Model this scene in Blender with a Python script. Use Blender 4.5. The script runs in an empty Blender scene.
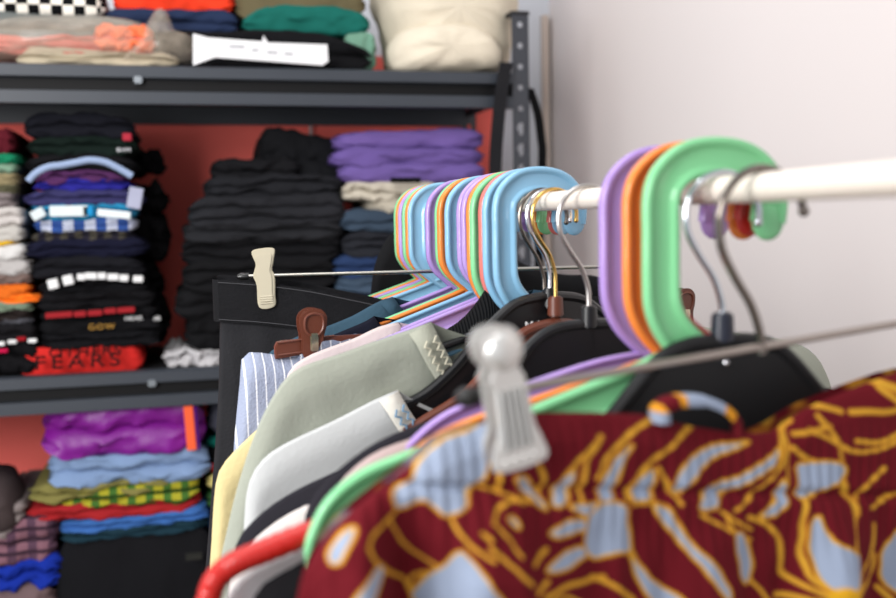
import bpy, bmesh, math, random
import numpy as np
from mathutils import Vector, Matrix, noise
random.seed(7); np.random.seed(7)
SC = bpy.context.scene; COL = SC.collection
F = 1000.0; CH = 1.45
R = np.array([190-448., 299-225., -F]); R /= np.linalg.norm(R)          # direction of the rail, camera space
S = np.array([4366-448., 299-150., 0]); S[2] = -F
S = S - R*np.dot(S, R); S /= np.linalg.norm(S)
U = np.cross(S, R); U /= np.linalg.norm(U)
XR = .278                                                                # rail x
def ray(px, py):
    r = np.array([px-448., 299.-py, -F]); return np.array([S@r, R@r, U@r])
def unY(px, py, Y):
    r = ray(px, py); t = Y/r[1]; return (r[0]*t, Y, r[2]*t+CH)
def proj(P):
    w = np.array([P[0], P[1], P[2]-CH]); c = w[0]*S + w[1]*R + w[2]*U
    return (448 + F*c[0]/-c[2], 299 - F*c[1]/-c[2])
_r = ray(721, 190); ZR = CH + XR/_r[0]*_r[2]
def dep(xc):
    return XR/(xc-190)*1000
class Plane:
    def __init__(s, d, yaw):
        s.d = d; s.th = math.radians(yaw); s.u = np.array([math.cos(s.th), math.sin(s.th), 0]); s.n = np.array([-math.sin(s.th), math.cos(s.th), 0])
        s.O = np.array([XR, d, ZR])
    def un(s, px, py, off=0.0):
        r = ray(px, py); o = np.array([0, 0, CH]); t = (np.dot(s.O - o, s.n) + off)/np.dot(r, s.n)
        P = o + r*t - s.O
        return (float(P@s.u), float(P[2]))
    def place(s, o):
        o.location = s.O; o.rotation_euler = (0, 0, s.th)
    def world(s, a, n, z):
        return s.O + a*s.u + n*s.n + np.array([0, 0, z])
def pfor(xl, yaw, al, zl=-.03):
    lo, hi = .25, 2.5
    for _ in range(50):
        m = (lo+hi)/2
        if proj(Plane(m, yaw).world(al, 0, zl))[0] > xl: lo = m
        else: hi = m
    return Plane((lo+hi)/2, yaw)
def yawfor(d, p, q):
    """yaw at which a level bar runs through both photo points"""
    lo, hi = -20, 60
    f = lambda y: Plane(d, y).un(*p)[1]-Plane(d, y).un(*q)[1]
    best = min(np.linspace(lo, hi, 321), key=lambda y: abs(f(y))); return float(best)
# ---------------------------------------------------------------- materials
def lin(c):
    return tuple(((v/255)/12.92 if v/255 <= .04045 else ((v/255+.055)/1.055)**2.4) for v in c[:3]) + (1,)
MC = {}
def mat(col, rough=.5, kind='plain', metal=0, spec=.5, scale=60, var=.12, bump=.3, col2=None, name=None, coat=0):
    if kind in ('cloth', 'denim', 'rib') and max(col) < 62: col = tuple(v*.74 for v in col)
    key = (tuple(col), rough, kind, metal, spec, scale, var, bump, col2, coat)
    if key in MC: return MC[key]
    m = bpy.data.materials.new(name or kind); m.use_nodes = True
    nt = m.node_tree; N = nt.nodes; L = nt.links; b = N['Principled BSDF']
    b.inputs['Roughness'].default_value = rough; b.inputs['Metallic'].default_value = metal
    b.inputs['Specular IOR Level'].default_value = spec; b.inputs['Coat Weight'].default_value = coat
    tc = N.new('ShaderNodeTexCoord')
    def mixc(fac, A, B):
        x = N.new('ShaderNodeMix'); x.data_type = 'RGBA'; L.new(fac, x.inputs[0])
        for i, q in ((6, A), (7, B)):
            if isinstance(q, tuple): x.inputs[i].default_value = q
            else: L.new(q, x.inputs[i])
        return x.outputs[2]
    base = lin(col); dark = tuple(v*(1-var*2) for v in base[:3]) + (1,); lite = tuple(min(1, v*(1+var)) for v in base[:3]) + (1,)
    nz = N.new('ShaderNodeTexNoise'); nz.inputs['Scale'].default_value = scale*.25; nz.inputs['Detail'].default_value = 5
    L.new(tc.outputs['Object'], nz.inputs['Vector'])
    c = mixc(nz.outputs['Fac'], dark, lite)
    if kind in ('checker', 'stripes', 'plaid', 'dashes'):
        b2 = lin(col2)
        if kind == 'checker':
            ck = N.new('ShaderNodeTexChecker'); ck.inputs['Scale'].default_value = scale; L.new(tc.outputs['Object'], ck.inputs['Vector'])
            ck.inputs['Color1'].default_value = base; ck.inputs['Color2'].default_value = b2; c = ck.outputs['Color']
        else:
            sx = N.new('ShaderNodeSeparateXYZ'); L.new(tc.outputs['Object'], sx.inputs[0])
            def band(sock, sc, thr):
                a = N.new('ShaderNodeMath'); a.operation = 'MULTIPLY'; a.inputs[1].default_value = sc; L.new(sock, a.inputs[0])
                f = N.new('ShaderNodeMath'); f.operation = 'FRACT'; L.new(a.outputs[0], f.inputs[0])
                g = N.new('ShaderNodeMath'); g.operation = 'LESS_THAN'; g.inputs[1].default_value = thr; L.new(f.outputs[0], g.inputs[0]); return g.outputs[0]
            if kind == 'stripes': c = mixc(band(sx.outputs[0], scale, .14 if var < .1 else .5), c, b2)
            if kind == 'plaid':
                c = mixc(band(sx.outputs[0], scale, .45), c, b2)
                c3 = mixc(band(sx.outputs[2], scale*1.6, .35), c, tuple(v*.45 for v in b2[:3])+(1,)); c = c3
    if kind == 'fleece':
        vo = N.new('ShaderNodeTexNoise'); vo.inputs['Scale'].default_value = 90; vo.inputs['Detail'].default_value = 6; L.new(tc.outputs['Object'], vo.inputs['Vector'])
        h = vo.outputs['Fac']
    elif kind == 'rib':
        wv = N.new('ShaderNodeTexWave'); wv.inputs['Scale'].default_value = scale; wv.inputs['Distortion'].default_value = .6; L.new(tc.outputs['Object'], wv.inputs['Vector'])
        h = wv.outputs['Fac']; c = mixc(h, dark, c)
    else:
        n2 = N.new('ShaderNodeTexNoise'); n2.inputs['Scale'].default_value = scale*4; n2.inputs['Detail'].default_value = 3
        L.new(tc.outputs['Object'], n2.inputs['Vector']); h = n2.outputs['Fac']
    if isinstance(c, tuple): b.inputs['Base Color'].default_value = c
    else: L.new(c, b.inputs['Base Color'])
    if bump:
        bp = N.new('ShaderNodeBump'); bp.inputs['Strength'].default_value = bump; bp.inputs['Distance'].default_value = .002
        L.new(h, bp.inputs['Height']); L.new(bp.outputs['Normal'], b.inputs['Normal'])
    MC[key] = m; return m
def cloth(c, var=.1, bump=.25, scale=60, rough=.9): return mat(c, rough, 'cloth', 0, .15, scale, var, bump, name='cloth')
def plastic(c, rough=.15): return mat(c, rough, 'plastic', 0, .5, 10, .02, 0, name='plastic')
def metal(c, rough=.25): return mat(c, rough, 'metal', 1, .5, 40, .05, 0, name='metal')
# ---------------------------------------------------------------- objects
def link(name, me, m=None, parent=None, smooth=True):
    o = bpy.data.objects.new(name, me); COL.objects.link(o)
    if m is not None:
        if not me.materials: me.materials.append(None)
        o.material_slots[0].link = 'OBJECT'; o.material_slots[0].material = m
    if parent is not None: o.parent = parent
    return o
def tome(bm, smooth=True, sharp=35):
    bmesh.ops.recalc_face_normals(bm, faces=bm.faces)
    me = bpy.data.meshes.new('m'); bm.to_mesh(me); bm.free()
    for p in me.polygons: p.use_smooth = smooth
    if smooth and sharp:
        try: me.set_sharp_from_angle(angle=math.radians(sharp))
        except Exception: pass
    return me
def tag(o, label, cat, group=None, kind=None):
    if label: o['label'] = label
    if cat: o['category'] = cat
    if group: o['group'] = group
    if kind: o['kind'] = kind
    return o
def thing(name, label, cat, group=None, P=None, loc=None):
    o = bpy.data.objects.new(name, None); COL.objects.link(o); o.empty_display_size = .02
    if P is not None: P.place(o)
    if loc is not None: o.location = loc
    return tag(o, label, cat, group)
def box_bm(bm, x0, x1, y0, y1, z0, z1, bev=0):
    r = bmesh.ops.create_cube(bm, size=1)
    for v in r['verts']: v.co = Vector(((x0+x1)/2+v.co.x*(x1-x0), (y0+y1)/2+v.co.y*(y1-y0), (z0+z1)/2+v.co.z*(z1-z0)))
    if bev:
        es = list({e for v in r['verts'] for e in v.link_edges})
        bmesh.ops.bevel(bm, geom=es, offset=bev, segments=2, affect='EDGES')
def box(name, x0, x1, y0, y1, z0, z1, m, parent=None, bev=0):
    bm = bmesh.new(); box_bm(bm, x0, x1, y0, y1, z0, z1, bev); return link(name, tome(bm), m, parent)
def catmull(pts, n=8, closed=False):
    P = [np.array(p, float) for p in pts]; out = []; k = len(P)
    rng = range(k if closed else k-1)
    for i in rng:
        p1, p2 = P[i], P[(i+1) % k]
        p0 = P[(i-1) % k] if closed or i > 0 else 2*p1-p2
        p3 = P[(i+2) % k] if closed or i < k-2 else 2*p2-p1
        for j in range(n):
            t = j/n; out.append(.5*((2*p1)+(-p0+p2)*t+(2*p0-5*p1+4*p2-p3)*t*t+(-p0+3*p1-3*p2+p3)*t**3))
    if not closed: out.append(P[-1])
    return out
def sweep(bm, path, prof, closed=False, rfun=None):
    """path: 2D points (a,z); prof: closed loop of (s,n): s across path in plane, n along plane normal"""
    n = len(path); rings = []
    for i, p in enumerate(path):
        a = path[(i-1) % n] if closed or i > 0 else p; b = path[(i+1) % n] if closed or i < n-1 else p
        t = np.array(b)-np.array(a); t /= (np.linalg.norm(t)+1e-12); nn = np.array([-t[1], t[0]])
        k = rfun(i/(n-1)) if rfun else 1
        rings.append([bm.verts.new((p[0]+nn[0]*s*k, q, p[1]+nn[1]*s*k)) for s, q in prof])
    m = len(prof)
    for i in range(n if closed else n-1):
        A, B = rings[i], rings[(i+1) % n]
        for j in range(m): bm.faces.new((A[j], A[(j+1) % m], B[(j+1) % m], B[j]))
    if not closed: bm.faces.new(rings[0]); bm.faces.new(rings[-1][::-1])
def tube(bm, path, r, seg=10, closed=False):
    """3D tube; r float or list"""
    n = len(path); P = [Vector(p) for p in path]; rings = []; up = None
    for i in range(n):
        a = P[(i-1) % n] if closed or i > 0 else P[i]; b = P[(i+1) % n] if closed or i < n-1 else P[i]
        t = (b-a).normalized()
        if up is None: up = t.orthogonal().normalized()
        up = (up - t*up.dot(t)).normalized(); s = t.cross(up)
        rr = r[i] if hasattr(r, '__len__') else r
        rings.append([bm.verts.new(P[i]+rr*(math.cos(2*math.pi*k/seg)*up+math.sin(2*math.pi*k/seg)*s)) for k in range(seg)])
    for i in range(n if closed else n-1):
        A, B = rings[i], rings[(i+1) % n]
        for j in range(seg): bm.faces.new((A[j], A[(j+1) % seg], B[(j+1) % seg], B[j]))
    if not closed: bm.faces.new(rings[0][::-1]); bm.faces.new(rings[-1])
def tubeo(name, path, r, m, parent=None, seg=10, closed=False):
    bm = bmesh.new(); tube(bm, path, r, seg, closed); return link(name, tome(bm), m, parent)
def plate(name, pts, y0, y1, m, parent=None, bev=.0006, segs=2, holes=None):
    """extruded outline in the (a,z) plane"""
    bm = bmesh.new(); vs = [bm.verts.new((p[0], y0, p[1])) for p in pts]
    f = bm.faces.new(vs); r = bmesh.ops.extrude_face_region(bm, geom=[f])
    bmesh.ops.translate(bm, verts=[v for v in r['geom'] if isinstance(v, bmesh.types.BMVert)], vec=(0, y1-y0, 0))
    if bev:
        es = [e for e in bm.edges if abs(e.verts[0].co.y-e.verts[1].co.y) < 1e-9]
        bmesh.ops.bevel(bm, geom=es, offset=bev, segments=segs, affect='EDGES', clamp_overlap=True)
    bmesh.ops.triangulate(bm, faces=[f for f in bm.faces if len(f.verts) > 4])
    return link(name, tome(bm), m, parent)
def text(name, s, size, loc, rot, m, parent=None, squash=1, spacing=1, ext=.0004):
    cu = bpy.data.curves.new('t', 'FONT'); cu.body = s; cu.size = size; cu.extrude = ext; cu.space_character = spacing; cu.align_x = 'CENTER'
    t = bpy.data.objects.new('t', cu); COL.objects.link(t)
    dg = bpy.context.evaluated_depsgraph_get(); me = bpy.data.meshes.new_from_object(t.evaluated_get(dg))
    bpy.data.objects.remove(t); me.transform(Matrix.Diagonal((1, squash, 1, 1)))
    o = link(name, me, m, parent, False); o.location = loc; o.rotation_euler = rot; return o

# ================================================================ ROOM
WX = unY(551, 200, 2.62)[0]
def wallmat(c, c2=None):
    return mat(c, .85, 'paint', 0, .2, 6, .03, .05, name='paint')
def struct(name, *a, m=None):
    o = box(name, *a, m); o['kind'] = 'structure'; return o
struct('floor', -3.2, WX, -2.5, 2.62, -.05, 0, m=mat((150, 140, 130), .6, 'tiles', 0, .3, 8, .1, .1))
struct('wall_right', WX, WX+.1, -2.5, 2.72, 0, 2.75, m=wallmat((227, 219, 217)))
struct('wall_back', -3.2, WX, 2.62, 2.72, 0, 2.75, m=wallmat((214, 218, 226)))
struct('baseboard_right', WX-.012, WX, -2.5, 2.62, 0, .09, m=wallmat((225, 220, 214)))

# ================================================================ STORAGE RACK
RY = 2.1; RD = .42; RB = RY+RD
steel = mat((52, 55, 62), .42, 'painted steel', 0, .45, 40, .06, .05); steeld = mat((28, 29, 33), .5, 'painted steel dark', 0, .4, 40, .06, .05)
postR = unY(521.5, 150, RY)[0]; postL = -1.05
rack = thing('shelving_rack', 'black slotted steel shelving rack loaded with folded clothes against back wall', 'shelf', loc=(0, RY, 0))
def rl(o): o.location = Vector(o.location) - Vector((0, RY, 0)); return o
ztop = unY(250, 67.5, RY)[2]; zmid = unY(110, 372.5, RY)[2]; zlow = zmid-(ztop-zmid)*1.0; zhi = ztop+.64
ptop = unY(521, 14, RY)[2]
def holed_post(name, x, y, z0, z1, w=.038, pitch=.045, m=steel, flip=1):
    bm = bmesh.new(); n = int((z1-z0)/pitch); seg = 16
    for k in range(n):
        za, zb = z1-(k+1)*pitch, z1-k*pitch; zc = (za+zb)/2
        key = k >= 5; outer = []; inner = []
        for j in range(seg):
            an = 2*math.pi*j/seg; c, s = math.cos(an), math.sin(an); q = max(abs(c), abs(s))
            outer.append(bm.verts.new((x+c/q*w/2, y, zc+s/q*pitch/2)))
            if key: inner.append(bm.verts.new((x+c*.0085*(1.1 if s > 0 else .6), y, zc+s*(.0145))))
            else: inner.append(bm.verts.new((x+c*.0062, y, zc+s*.0062)))
        for j in range(seg):
            bm.faces.new((outer[j], outer[(j+1) % seg], inner[(j+1) % seg], inner[j]))
    bmesh.ops.remove_doubles(bm, verts=bm.verts, dist=1e-5)
    r = bmesh.ops.extrude_face_region(bm, geom=list(bm.faces)); bmesh.ops.translate(bm, verts=[v for v in r['geom'] if isinstance(v, bmesh.types.BMVert)], vec=(0, .002, 0))
    box_bm(bm, x+flip*w/2-.002*(flip > 0), x+flip*w/2+.002*(flip < 0), y, y+.036, z0, z1)
    return rl(link(name, tome(bm), m, rack))
for (x, y, fl) in ((postR, RY, 1), (postL, RY, -1), (postR, RB, 1), (postL, RB, -1)):
    holed_post('post', x, y, 0.0, ptop, flip=fl)
for x in (postR, postL):
    for y in (RY, RB): rl(box('post_cap', x-.021, x+.021, y-.003, y+.04, ptop-.002, ptop+.006, steeld, rack, .001))
k = RY/1000
def beam(zt, y, front=1):
    pr = [(0, 0), (-.006, -.003), (-.006, -11.5*k), (.012, -13*k), (.012, -23.5*k), (-.003, -24.5*k), (-.003, -36*k), (.018, -36.5*k), (.022, 0)]
    bm = bmesh.new(); rs = []
    for x in (postL+.02, postR-.018): rs.append([bm.verts.new((x, y+(p[0] if front else -p[0]), zt+p[1])) for p in pr])
    m = len(pr)
    for j in range(m): bm.faces.new((rs[0][j], rs[0][(j+1) % m], rs[1][(j+1) % m], rs[1][j]))
    bm.faces.new(rs[0]); bm.faces.new(rs[1][::-1])
    rl(box('beam_recess_shade', postL+.02, postR-.018, y+(.008 if front else -.013), y+(.013 if front else -.008), zt-(23.3*k), zt-(13.2*k), mat((13, 13, 15), .6, 'painted recess shade', 0, .2, 40, .06, .05), rack))  # near-black strip inside the beam recess, painting its shade
    return rl(link('beam', tome(bm, False), mat((54, 59, 67), .45, 'beam steel', 0, .4, 30, .08, .05), rack))
for zt in (ztop, zmid, zlow, zhi):
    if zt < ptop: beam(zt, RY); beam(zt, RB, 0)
    if zt < ptop:
        bm = bmesh.new(); y = RY+.02
        while y < RB-.01:
            box_bm(bm, postL+.02, postR-.02, y, y+.022, zt-.012, zt-.003); y += .032
        box_bm(bm, postL+.02, postR-.02, RY+.03, RB-.01, zt-.034, zt-.013)
        rl(link('shelf_deck', tome(bm, False), mat((15, 15, 17), .6, 'painted recess shade', 0, .2, 40, .06, .05), rack))
        for x in (postL, postR): rl(box('side_brace', x-.004, x+.004, RY+.03, RB, zt-.05, zt-.012, steel, rack))
for px, py in ((138, 80), (152, 383)):
    w = unY(px, py, RY-.004); rl(box('bolt', w[0]-.008, w[0]+.008, w[1]-.006, w[1]+.012, w[2]-.007, w[2]+.007, metal((170, 175, 180)), rack, .002))
# red backing cloth
w0 = unY(495, 200, RB+.045)[0]
bm = bmesh.new(); nx, nz = 60, 24; g = []
for i in range(nx+1):
    for j in range(nz+1):
        x = -1.3+(w0+1.3)*i/nx; z = .0+(ptop-.02)*j/nz
        g.append(bm.verts.new((x, RB+.05+.004*noise.noise(Vector((x*5, z*2, 0))), z)))
for i in range(nx):
    for j in range(nz):
        a = i*(nz+1)+j; bm.faces.new((g[a], g[a+nz+1], g[a+nz+2], g[a+1]))
rc = link('backing_sheet', tome(bm), cloth((255, 118, 108), .05)); tag(rc, 'plain red sheet hanging behind the black shelving rack', 'sheet')
w = unY(311, 130, RB+.02)
tag(tubeo('support_rod', [(w[0], RB+.025, 0.0), (w[0], RB+.025, ztop-.02)], .0045, plastic((185, 180, 180))), 'thin pale vertical rod in front of the red sheet behind black trousers', 'rod')

# webbing straps
def ribbon(name, pts, w, m, label, cat, Y):
    bm = bmesh.new(); P = catmull(pts, 6); prev = None
    for i, p in enumerate(P):
        x, y, z = unY(p[0], p[1], Y+p[2]); a = bm.verts.new((x-w/2, y, z)); b = bm.verts.new((x+w/2, y+.006, z)); c = bm.verts.new((x+w/2, y+.009, z)); d = bm.verts.new((x-w/2, y+.003, z))
        if prev:
            q = (a, b, c, d)
            for j in range(4): bm.faces.new((prev[j], prev[(j+1) % 4], q[(j+1) % 4], q[j]))
        prev = (a, b, c, d)
    o = link(name, tome(bm), m); tag(o, label, cat); return o
blk = cloth((22, 22, 25), .15)
ribbon('strap', [(507, 62, -.02), (503, 85, -.03), (499, 120, -.03), (496, 170, -.03), (497, 260, -.03), (498, 330, -.02)], .03, cloth((44, 44, 48), .1), 'wide black webbing strap hanging left of the slotted rack post', 'strap', RY)
ribbon('strap', [(530, 88, .1), (538, 112, .1), (542, 140, .1), (543, 160, .1), (540, 240, .1), (538, 330, .1)], .022, blk, 'narrow black strap bowing out right of the slotted rack post', 'strap', RY)
w = unY(546, 60, 2.6); tag(box('cable_trunking', w[0]-.008, w[0]+.008, 2.595, 2.62, .1, unY(546, 15, 2.6)[2], plastic((206, 190, 178), .5), None, .002), 'narrow beige cable trunking strip running up beside the corner', 'trunking')

# ---------------------------------------------------------------- folded clothes
def folded(name, label, x0, x1, yt, yb, m, layers=3, arch=0, tilt=0, dep_=.3, off=0, rough=1.0, group=None, cat='clothing', side=1.0, seed=None, taper=0, round_=.5):
    """pixels of the front face at the rack front plane"""
    Y = RY+.02+off; sd = seed if seed is not None else random.random()*50
    X0, _, _ = unY(x0, (yt+yb)/2, Y); X1, _, _ = unY(x1, (yt+yb)/2, Y); xm = (x0+x1)/2
    ZT = unY(xm, yt, Y)[2]; ZB = unY(xm, yb, Y)[2]; H = ZT-ZB; cx = (X0+X1)/2; hw = (X1-X0)/2; kx = Y/1000
    NX = 34; nf = max(10, layers*7); prof = []
    br = min(.03, H*.6)
    for j in range(nf+1):
        v = j/nf; sc = abs(math.sin(math.pi*v*layers))**.45 if layers > 1 else math.sin(math.pi*v)**.5
        ybul = -(.004+.005*rough*min(1, H/.03))*sc
        prof.append((ybul+.018, v))
    for t in (.15, .4, .7, .95): prof.append((dep_*t+.01, 1.0))
    prof.append((dep_+.018, .92)); prof.append((dep_+.02, .5)); prof.append((dep_+.018, .05))
    for t in (.7, .3): prof.append((dep_*t, 0.0))
    bm = bmesh.new(); rings = []
    for i in range(NX+1):
        s = -1+2*i/NX; e = abs(s)**12
        hsc = (1-abs(s)**10*.5*side) ; ring = []
        top = arch*kx*(1-s*s) - arch*kx + tilt*kx*s*.5; 
        for (y, v) in prof:
            n1 = noise.noise(Vector((s*2.2+sd, v*2+sd, y*7)))
            n2 = noise.noise(Vector((s*7+sd, v*5*max(1, H*15)+sd*2, y*16)))
            z = ZB + top*(1 if arch else 1)*v + H*(.5+(v-.5)*hsc)
            z += rough*(n1*.0075+n2*.004)*(min(1, H/.02)) * (1 if v > .03 else .3)
            yy = y + .035*round_*e*(1 if y < .1 else -.3) + n1*.008*rough + n2*.004*rough
            x = cx + s*hw*(1-taper*(1-v)*0-taper*v) + rough*noise.noise(Vector((v*9*max(1, H*12)+sd, s*1.5, 3)))*.010*abs(s)
            ring.append(bm.verts.new((x-cx, yy, z-ZB)))
        rings.append(ring)
    mm = len(prof)
    for i in range(NX):
        for j in range(mm): bm.faces.new((rings[i][j], rings[i][(j+1) % mm], rings[i+1][(j+1) % mm], rings[i+1][j]))
    bm.faces.new(rings[0]); bm.faces.new(rings[-1][::-1])
    o = link(name, tome(bm, True, 60), m); o.location = (cx, Y, ZB); tag(o, label, cat, group); o['hw'] = hw; o['hh'] = H
    return o
fb = cloth
FD = folded
# --- top shelf
G = 'folded clothes on the top shelf'
FD('checkered_cloth', 'black and white checkered folded cloth at the top left shelf edge', -30, 104, -22, 14, mat((12, 12, 14), .9, 'checker', 0, .1, 46, .1, .2, (232, 226, 215)), 2, off=.05, dep_=.25, group=G, rough=.6)
FD('folded_shirt', 'grey folded shirt in clear bag under the checkered cloth', -30, 150, 14, 45, fb((104, 108, 106)), 2, off=.03, group=G, tilt=-4)
FD('folded_shirt', 'salmon pink folded shirt in clear bag on the top shelf', -20, 152, 33, 54, fb((205, 108, 98)), 3, off=.0, group=G, rough=1.3, tilt=6, dep_=.25)
FD('folded_shirt', 'cream folded shirt in clear bag resting on the top shelf edge', 16, 178, 48, 65, fb((188, 176, 152)), 2, off=-.005, group=G, tilt=-3, dep_=.25)
FD('folded_shirt', 'orange crumpled garment end above the cream folded shirt', 95, 152, 24, 50, fb((232, 118, 78)), 2, off=-.01, group=G, rough=1.6, dep_=.12)
FD('folded_shirt', 'bright red orange folded shirt beside the checkered cloth', 112, 233, -22, 11, fb((232, 62, 34)), 1, off=.06, group=G, dep_=.22)
FD('folded_jeans', 'dark blue folded denim under the bright red orange shirt', 104, 238, 7, 34, fb((34, 46, 74)), 2, off=.05, group=G, dep_=.22)
FD('folded_shirt', 'olive brown folded shirt above the teal one on the top shelf', 236, 366, -24, 20, fb((98, 90, 66)), 1, off=.06, group=G, dep_=.22)
FD('folded_shirt', 'teal green folded shirt on top of black clothes', 244, 372, 2, 32, fb((22, 98, 88)), 1, off=.055, group=G, arch=8, dep_=.22)
FD('folded_jacket', 'large black folded jacket behind the white paper band', 128, 372, 28, 70, fb((20, 20, 24)), 2, off=.03, group=G, arch=10, dep_=.25, rough=1.3)
FD('folded_shirt', 'pale sage green cloth wedged beside the bag of cream fleece', 345, 378, 30, 70, fb((110, 150, 130)), 1, off=.055, group=G, dep_=.2)
# clear plastic bag ends
plasm = bpy.data.materials.new('clear_bag'); plasm.use_nodes = True; nt = plasm.node_tree; b = nt.nodes['Principled BSDF']
b.inputs['Base Color'].default_value = lin((225, 210, 190)); b.inputs['Roughness'].default_value = .15
nz = nt.nodes.new('ShaderNodeTexNoise'); nz.inputs['Scale'].default_value = 9; rp = nt.nodes.new('ShaderNodeMapRange'); rp.inputs[3].default_value = .08; rp.inputs[4].default_value = .42
nt.links.new(nz.outputs['Fac'], rp.inputs[0]); nt.links.new(rp.outputs[0], b.inputs['Alpha'])
def crumple(name, label, pts, Y, depth, m, cat='bag', seed=3, amp=.012):
    W = [unY(p[0], p[1], Y) for p in pts]; cx = sum(p[0] for p in W)/len(W); cz = sum(p[2] for p in W)/len(W)
    loop = catmull([(p[0]-cx, p[2]-cz) for p in W], 5, True); bm = bmesh.new(); rings = []
    L = 12
    for k_ in range(L+1):
        a = math.pi*k_/L; sc = max(.02, math.sin(a)**.6); yy = -math.cos(a)*depth/2
        ring = []
        for q in loop:
            v = Vector((q[0]*sc, yy, q[1]*sc)); nn = noise.noise(v*22+Vector((seed, 0, 0))); n2 = noise.noise(v*60+Vector((0, seed, 0)))
            v *= 1+amp*10*nn*.5; v.y += amp*nn+amp*.5*n2; v.z += amp*.3*n2; ring.append(bm.verts.new(v))
        rings.append(ring)
    for i in range(L):
        for j in range(len(loop)): bm.faces.new((rings[i][j], rings[i][(j+1) % len(loop)], rings[i+1][(j+1) % len(loop)], rings[i+1][j]))
    bm.faces.new(rings[0]); bm.faces.new(rings[-1][::-1])
    o = link(name, tome(bm, True, 0), m); o.location = (cx, Y, cz); tag(o, label, cat); return o
crumple('plastic_bag', 'crumpled clear bag end beside the white paper band', [(148, 22), (158, 9), (168, 14), (176, 32), (192, 38), (193, 62), (150, 64), (120, 64), (135, 45)], RY+.05, .1, plasm)
crumple('plastic_bag', 'clear bag stretched over the salmon pink folded shirt', [(0, 22), (60, 18), (120, 20), (142, 26), (150, 45), (140, 64), (60, 64), (0, 65), (-20, 40)], RY+.09, .19, plasm, seed=9, amp=.006)
fl = mat((214, 204, 184), .95, 'fleece', 0, .1, 60, .08, .6)
fbm = crumple('fleece_blanket', 'bulky cream fleece blanket bundle by the rack post', [(378, -40), (440, -50), (505, -40), (512, 0), (508, 40), (498, 72), (440, 74), (392, 72), (384, 50), (374, 10)], RY+.17, .3, fl, 'blanket', 5, .02)
crumple('fleece_blanket', 'lower rounded lump of cream fleece behind the top beam end', [(392, 44), (405, 30), (440, 24), (472, 28), (494, 42), (502, 60), (492, 73), (440, 76), (400, 74), (390, 62)], RY+.07, .16, mat((222, 212, 192), .95, 'fleece', 0, .1, 60, .06, .6), 'blanket', 8, .016)
# white paper band
W = [unY(p[0], p[1], RY-.005) for p in ((193, 34), (208, 38), (262, 42), (263, 36), (268, 43), (327, 45), (328, 62), (322, 66), (270, 62), (215, 58), (193, 66))]
cx, cz = W[0][0], W[0][2]
o = plate('paper_band', [(p[0]-cx, p[2]-cz) for p in W], 0, .004, mat((226, 226, 228), .35, 'paper', 0, .5, 30, .04, .1), None, .0006); o.location = (cx, RY-.012, cz); tag(o, 'white paper band lying across the black folded jacket', 'label')
for dx, dz, ww in ((.07, -.022, .03), (.115, -.028, .012), (.145, -.032, .02), (.18, -.034, .016)):
    box('printed_mark', dx, dx+ww, -.0006, 0, dz-.004, dz, plastic((150, 150, 156), .6), o)
# --- middle shelf: left pile (cut by the frame)
G = 'clothes stacked at the far left of the middle shelf'
lp = [('wine red', (88, 22, 34), -40, 12, 128, 153, 1), ('bright green', (20, 120, 84), -40, 18, 153, 163, 1), ('green and white printed', (120, 150, 128), -40, 16, 163, 173, 1),
      ('khaki', (142, 130, 98), -40, 16, 172, 184, 1), ('olive', (84, 82, 62), -40, 17, 183, 193, 1), ('taupe grey', (126, 116, 116), -40, 14, 192, 207, 2),
      ('white with grey hem', (196, 190, 186), -40, 23, 207, 226, 2), ('off white knit', (188, 184, 178), -40, 22, 226, 241, 1), ('yellow striped', (214, 170, 40), -40, 14, 240, 246, 1),
      ('pure white', (208, 206, 204), -40, 24, 245, 260, 1), ('light grey white', (178, 174, 172), -40, 30, 260, 275, 1), ('brown taupe', (112, 94, 88), -40, 31, 274, 285, 1),
      ('burnt orange', (216, 104, 30), -40, 30, 284, 297, 1), ('vivid orange ribbed', (248, 118, 30), -40, 40, 296, 303, 2), ('multicoloured', (112, 128, 108), -40, 30, 302, 312, 1),
      ('dark brown', (50, 40, 38), -40, 30, 311, 322, 2), ('slate grey', (74, 74, 80), -40, 31, 318, 326, 1), ('black', (26, 24, 28), -40, 36, 324, 346, 2)]
for n_, c, a_, b_, t_, u_, l_ in lp:
    FD('folded_shirt', '%s folded shirt in pile at middle shelf left end' % n_, a_, b_+random.uniform(-1, 1), t_, u_+1, fb(c), l_, group=G, rough=.8, side=.8)
o = FD('folded_shirt', 'black sagging shirt with white and pink print below the left pile', -40, 38, 338, 376, fb((20, 19, 23)), 2, group=G, rough=1.4, arch=10)
for i, (px, py, c) in enumerate(((1, 343, (230, 230, 230)), (13, 341, (225, 225, 225)), (33, 340, (235, 235, 235)), (4, 350, (190, 20, 70)), (22, 338, (150, 20, 30)))):
    w = unY(px, py, RY+.005); b_ = box('print_patch', w[0]-.008, w[0]+.008, w[1]-.012, w[1], w[2]-.004, w[2]+.003, fb(c), None, .001)
    b_.parent = o; b_.location = -Vector(o.location)
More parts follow.
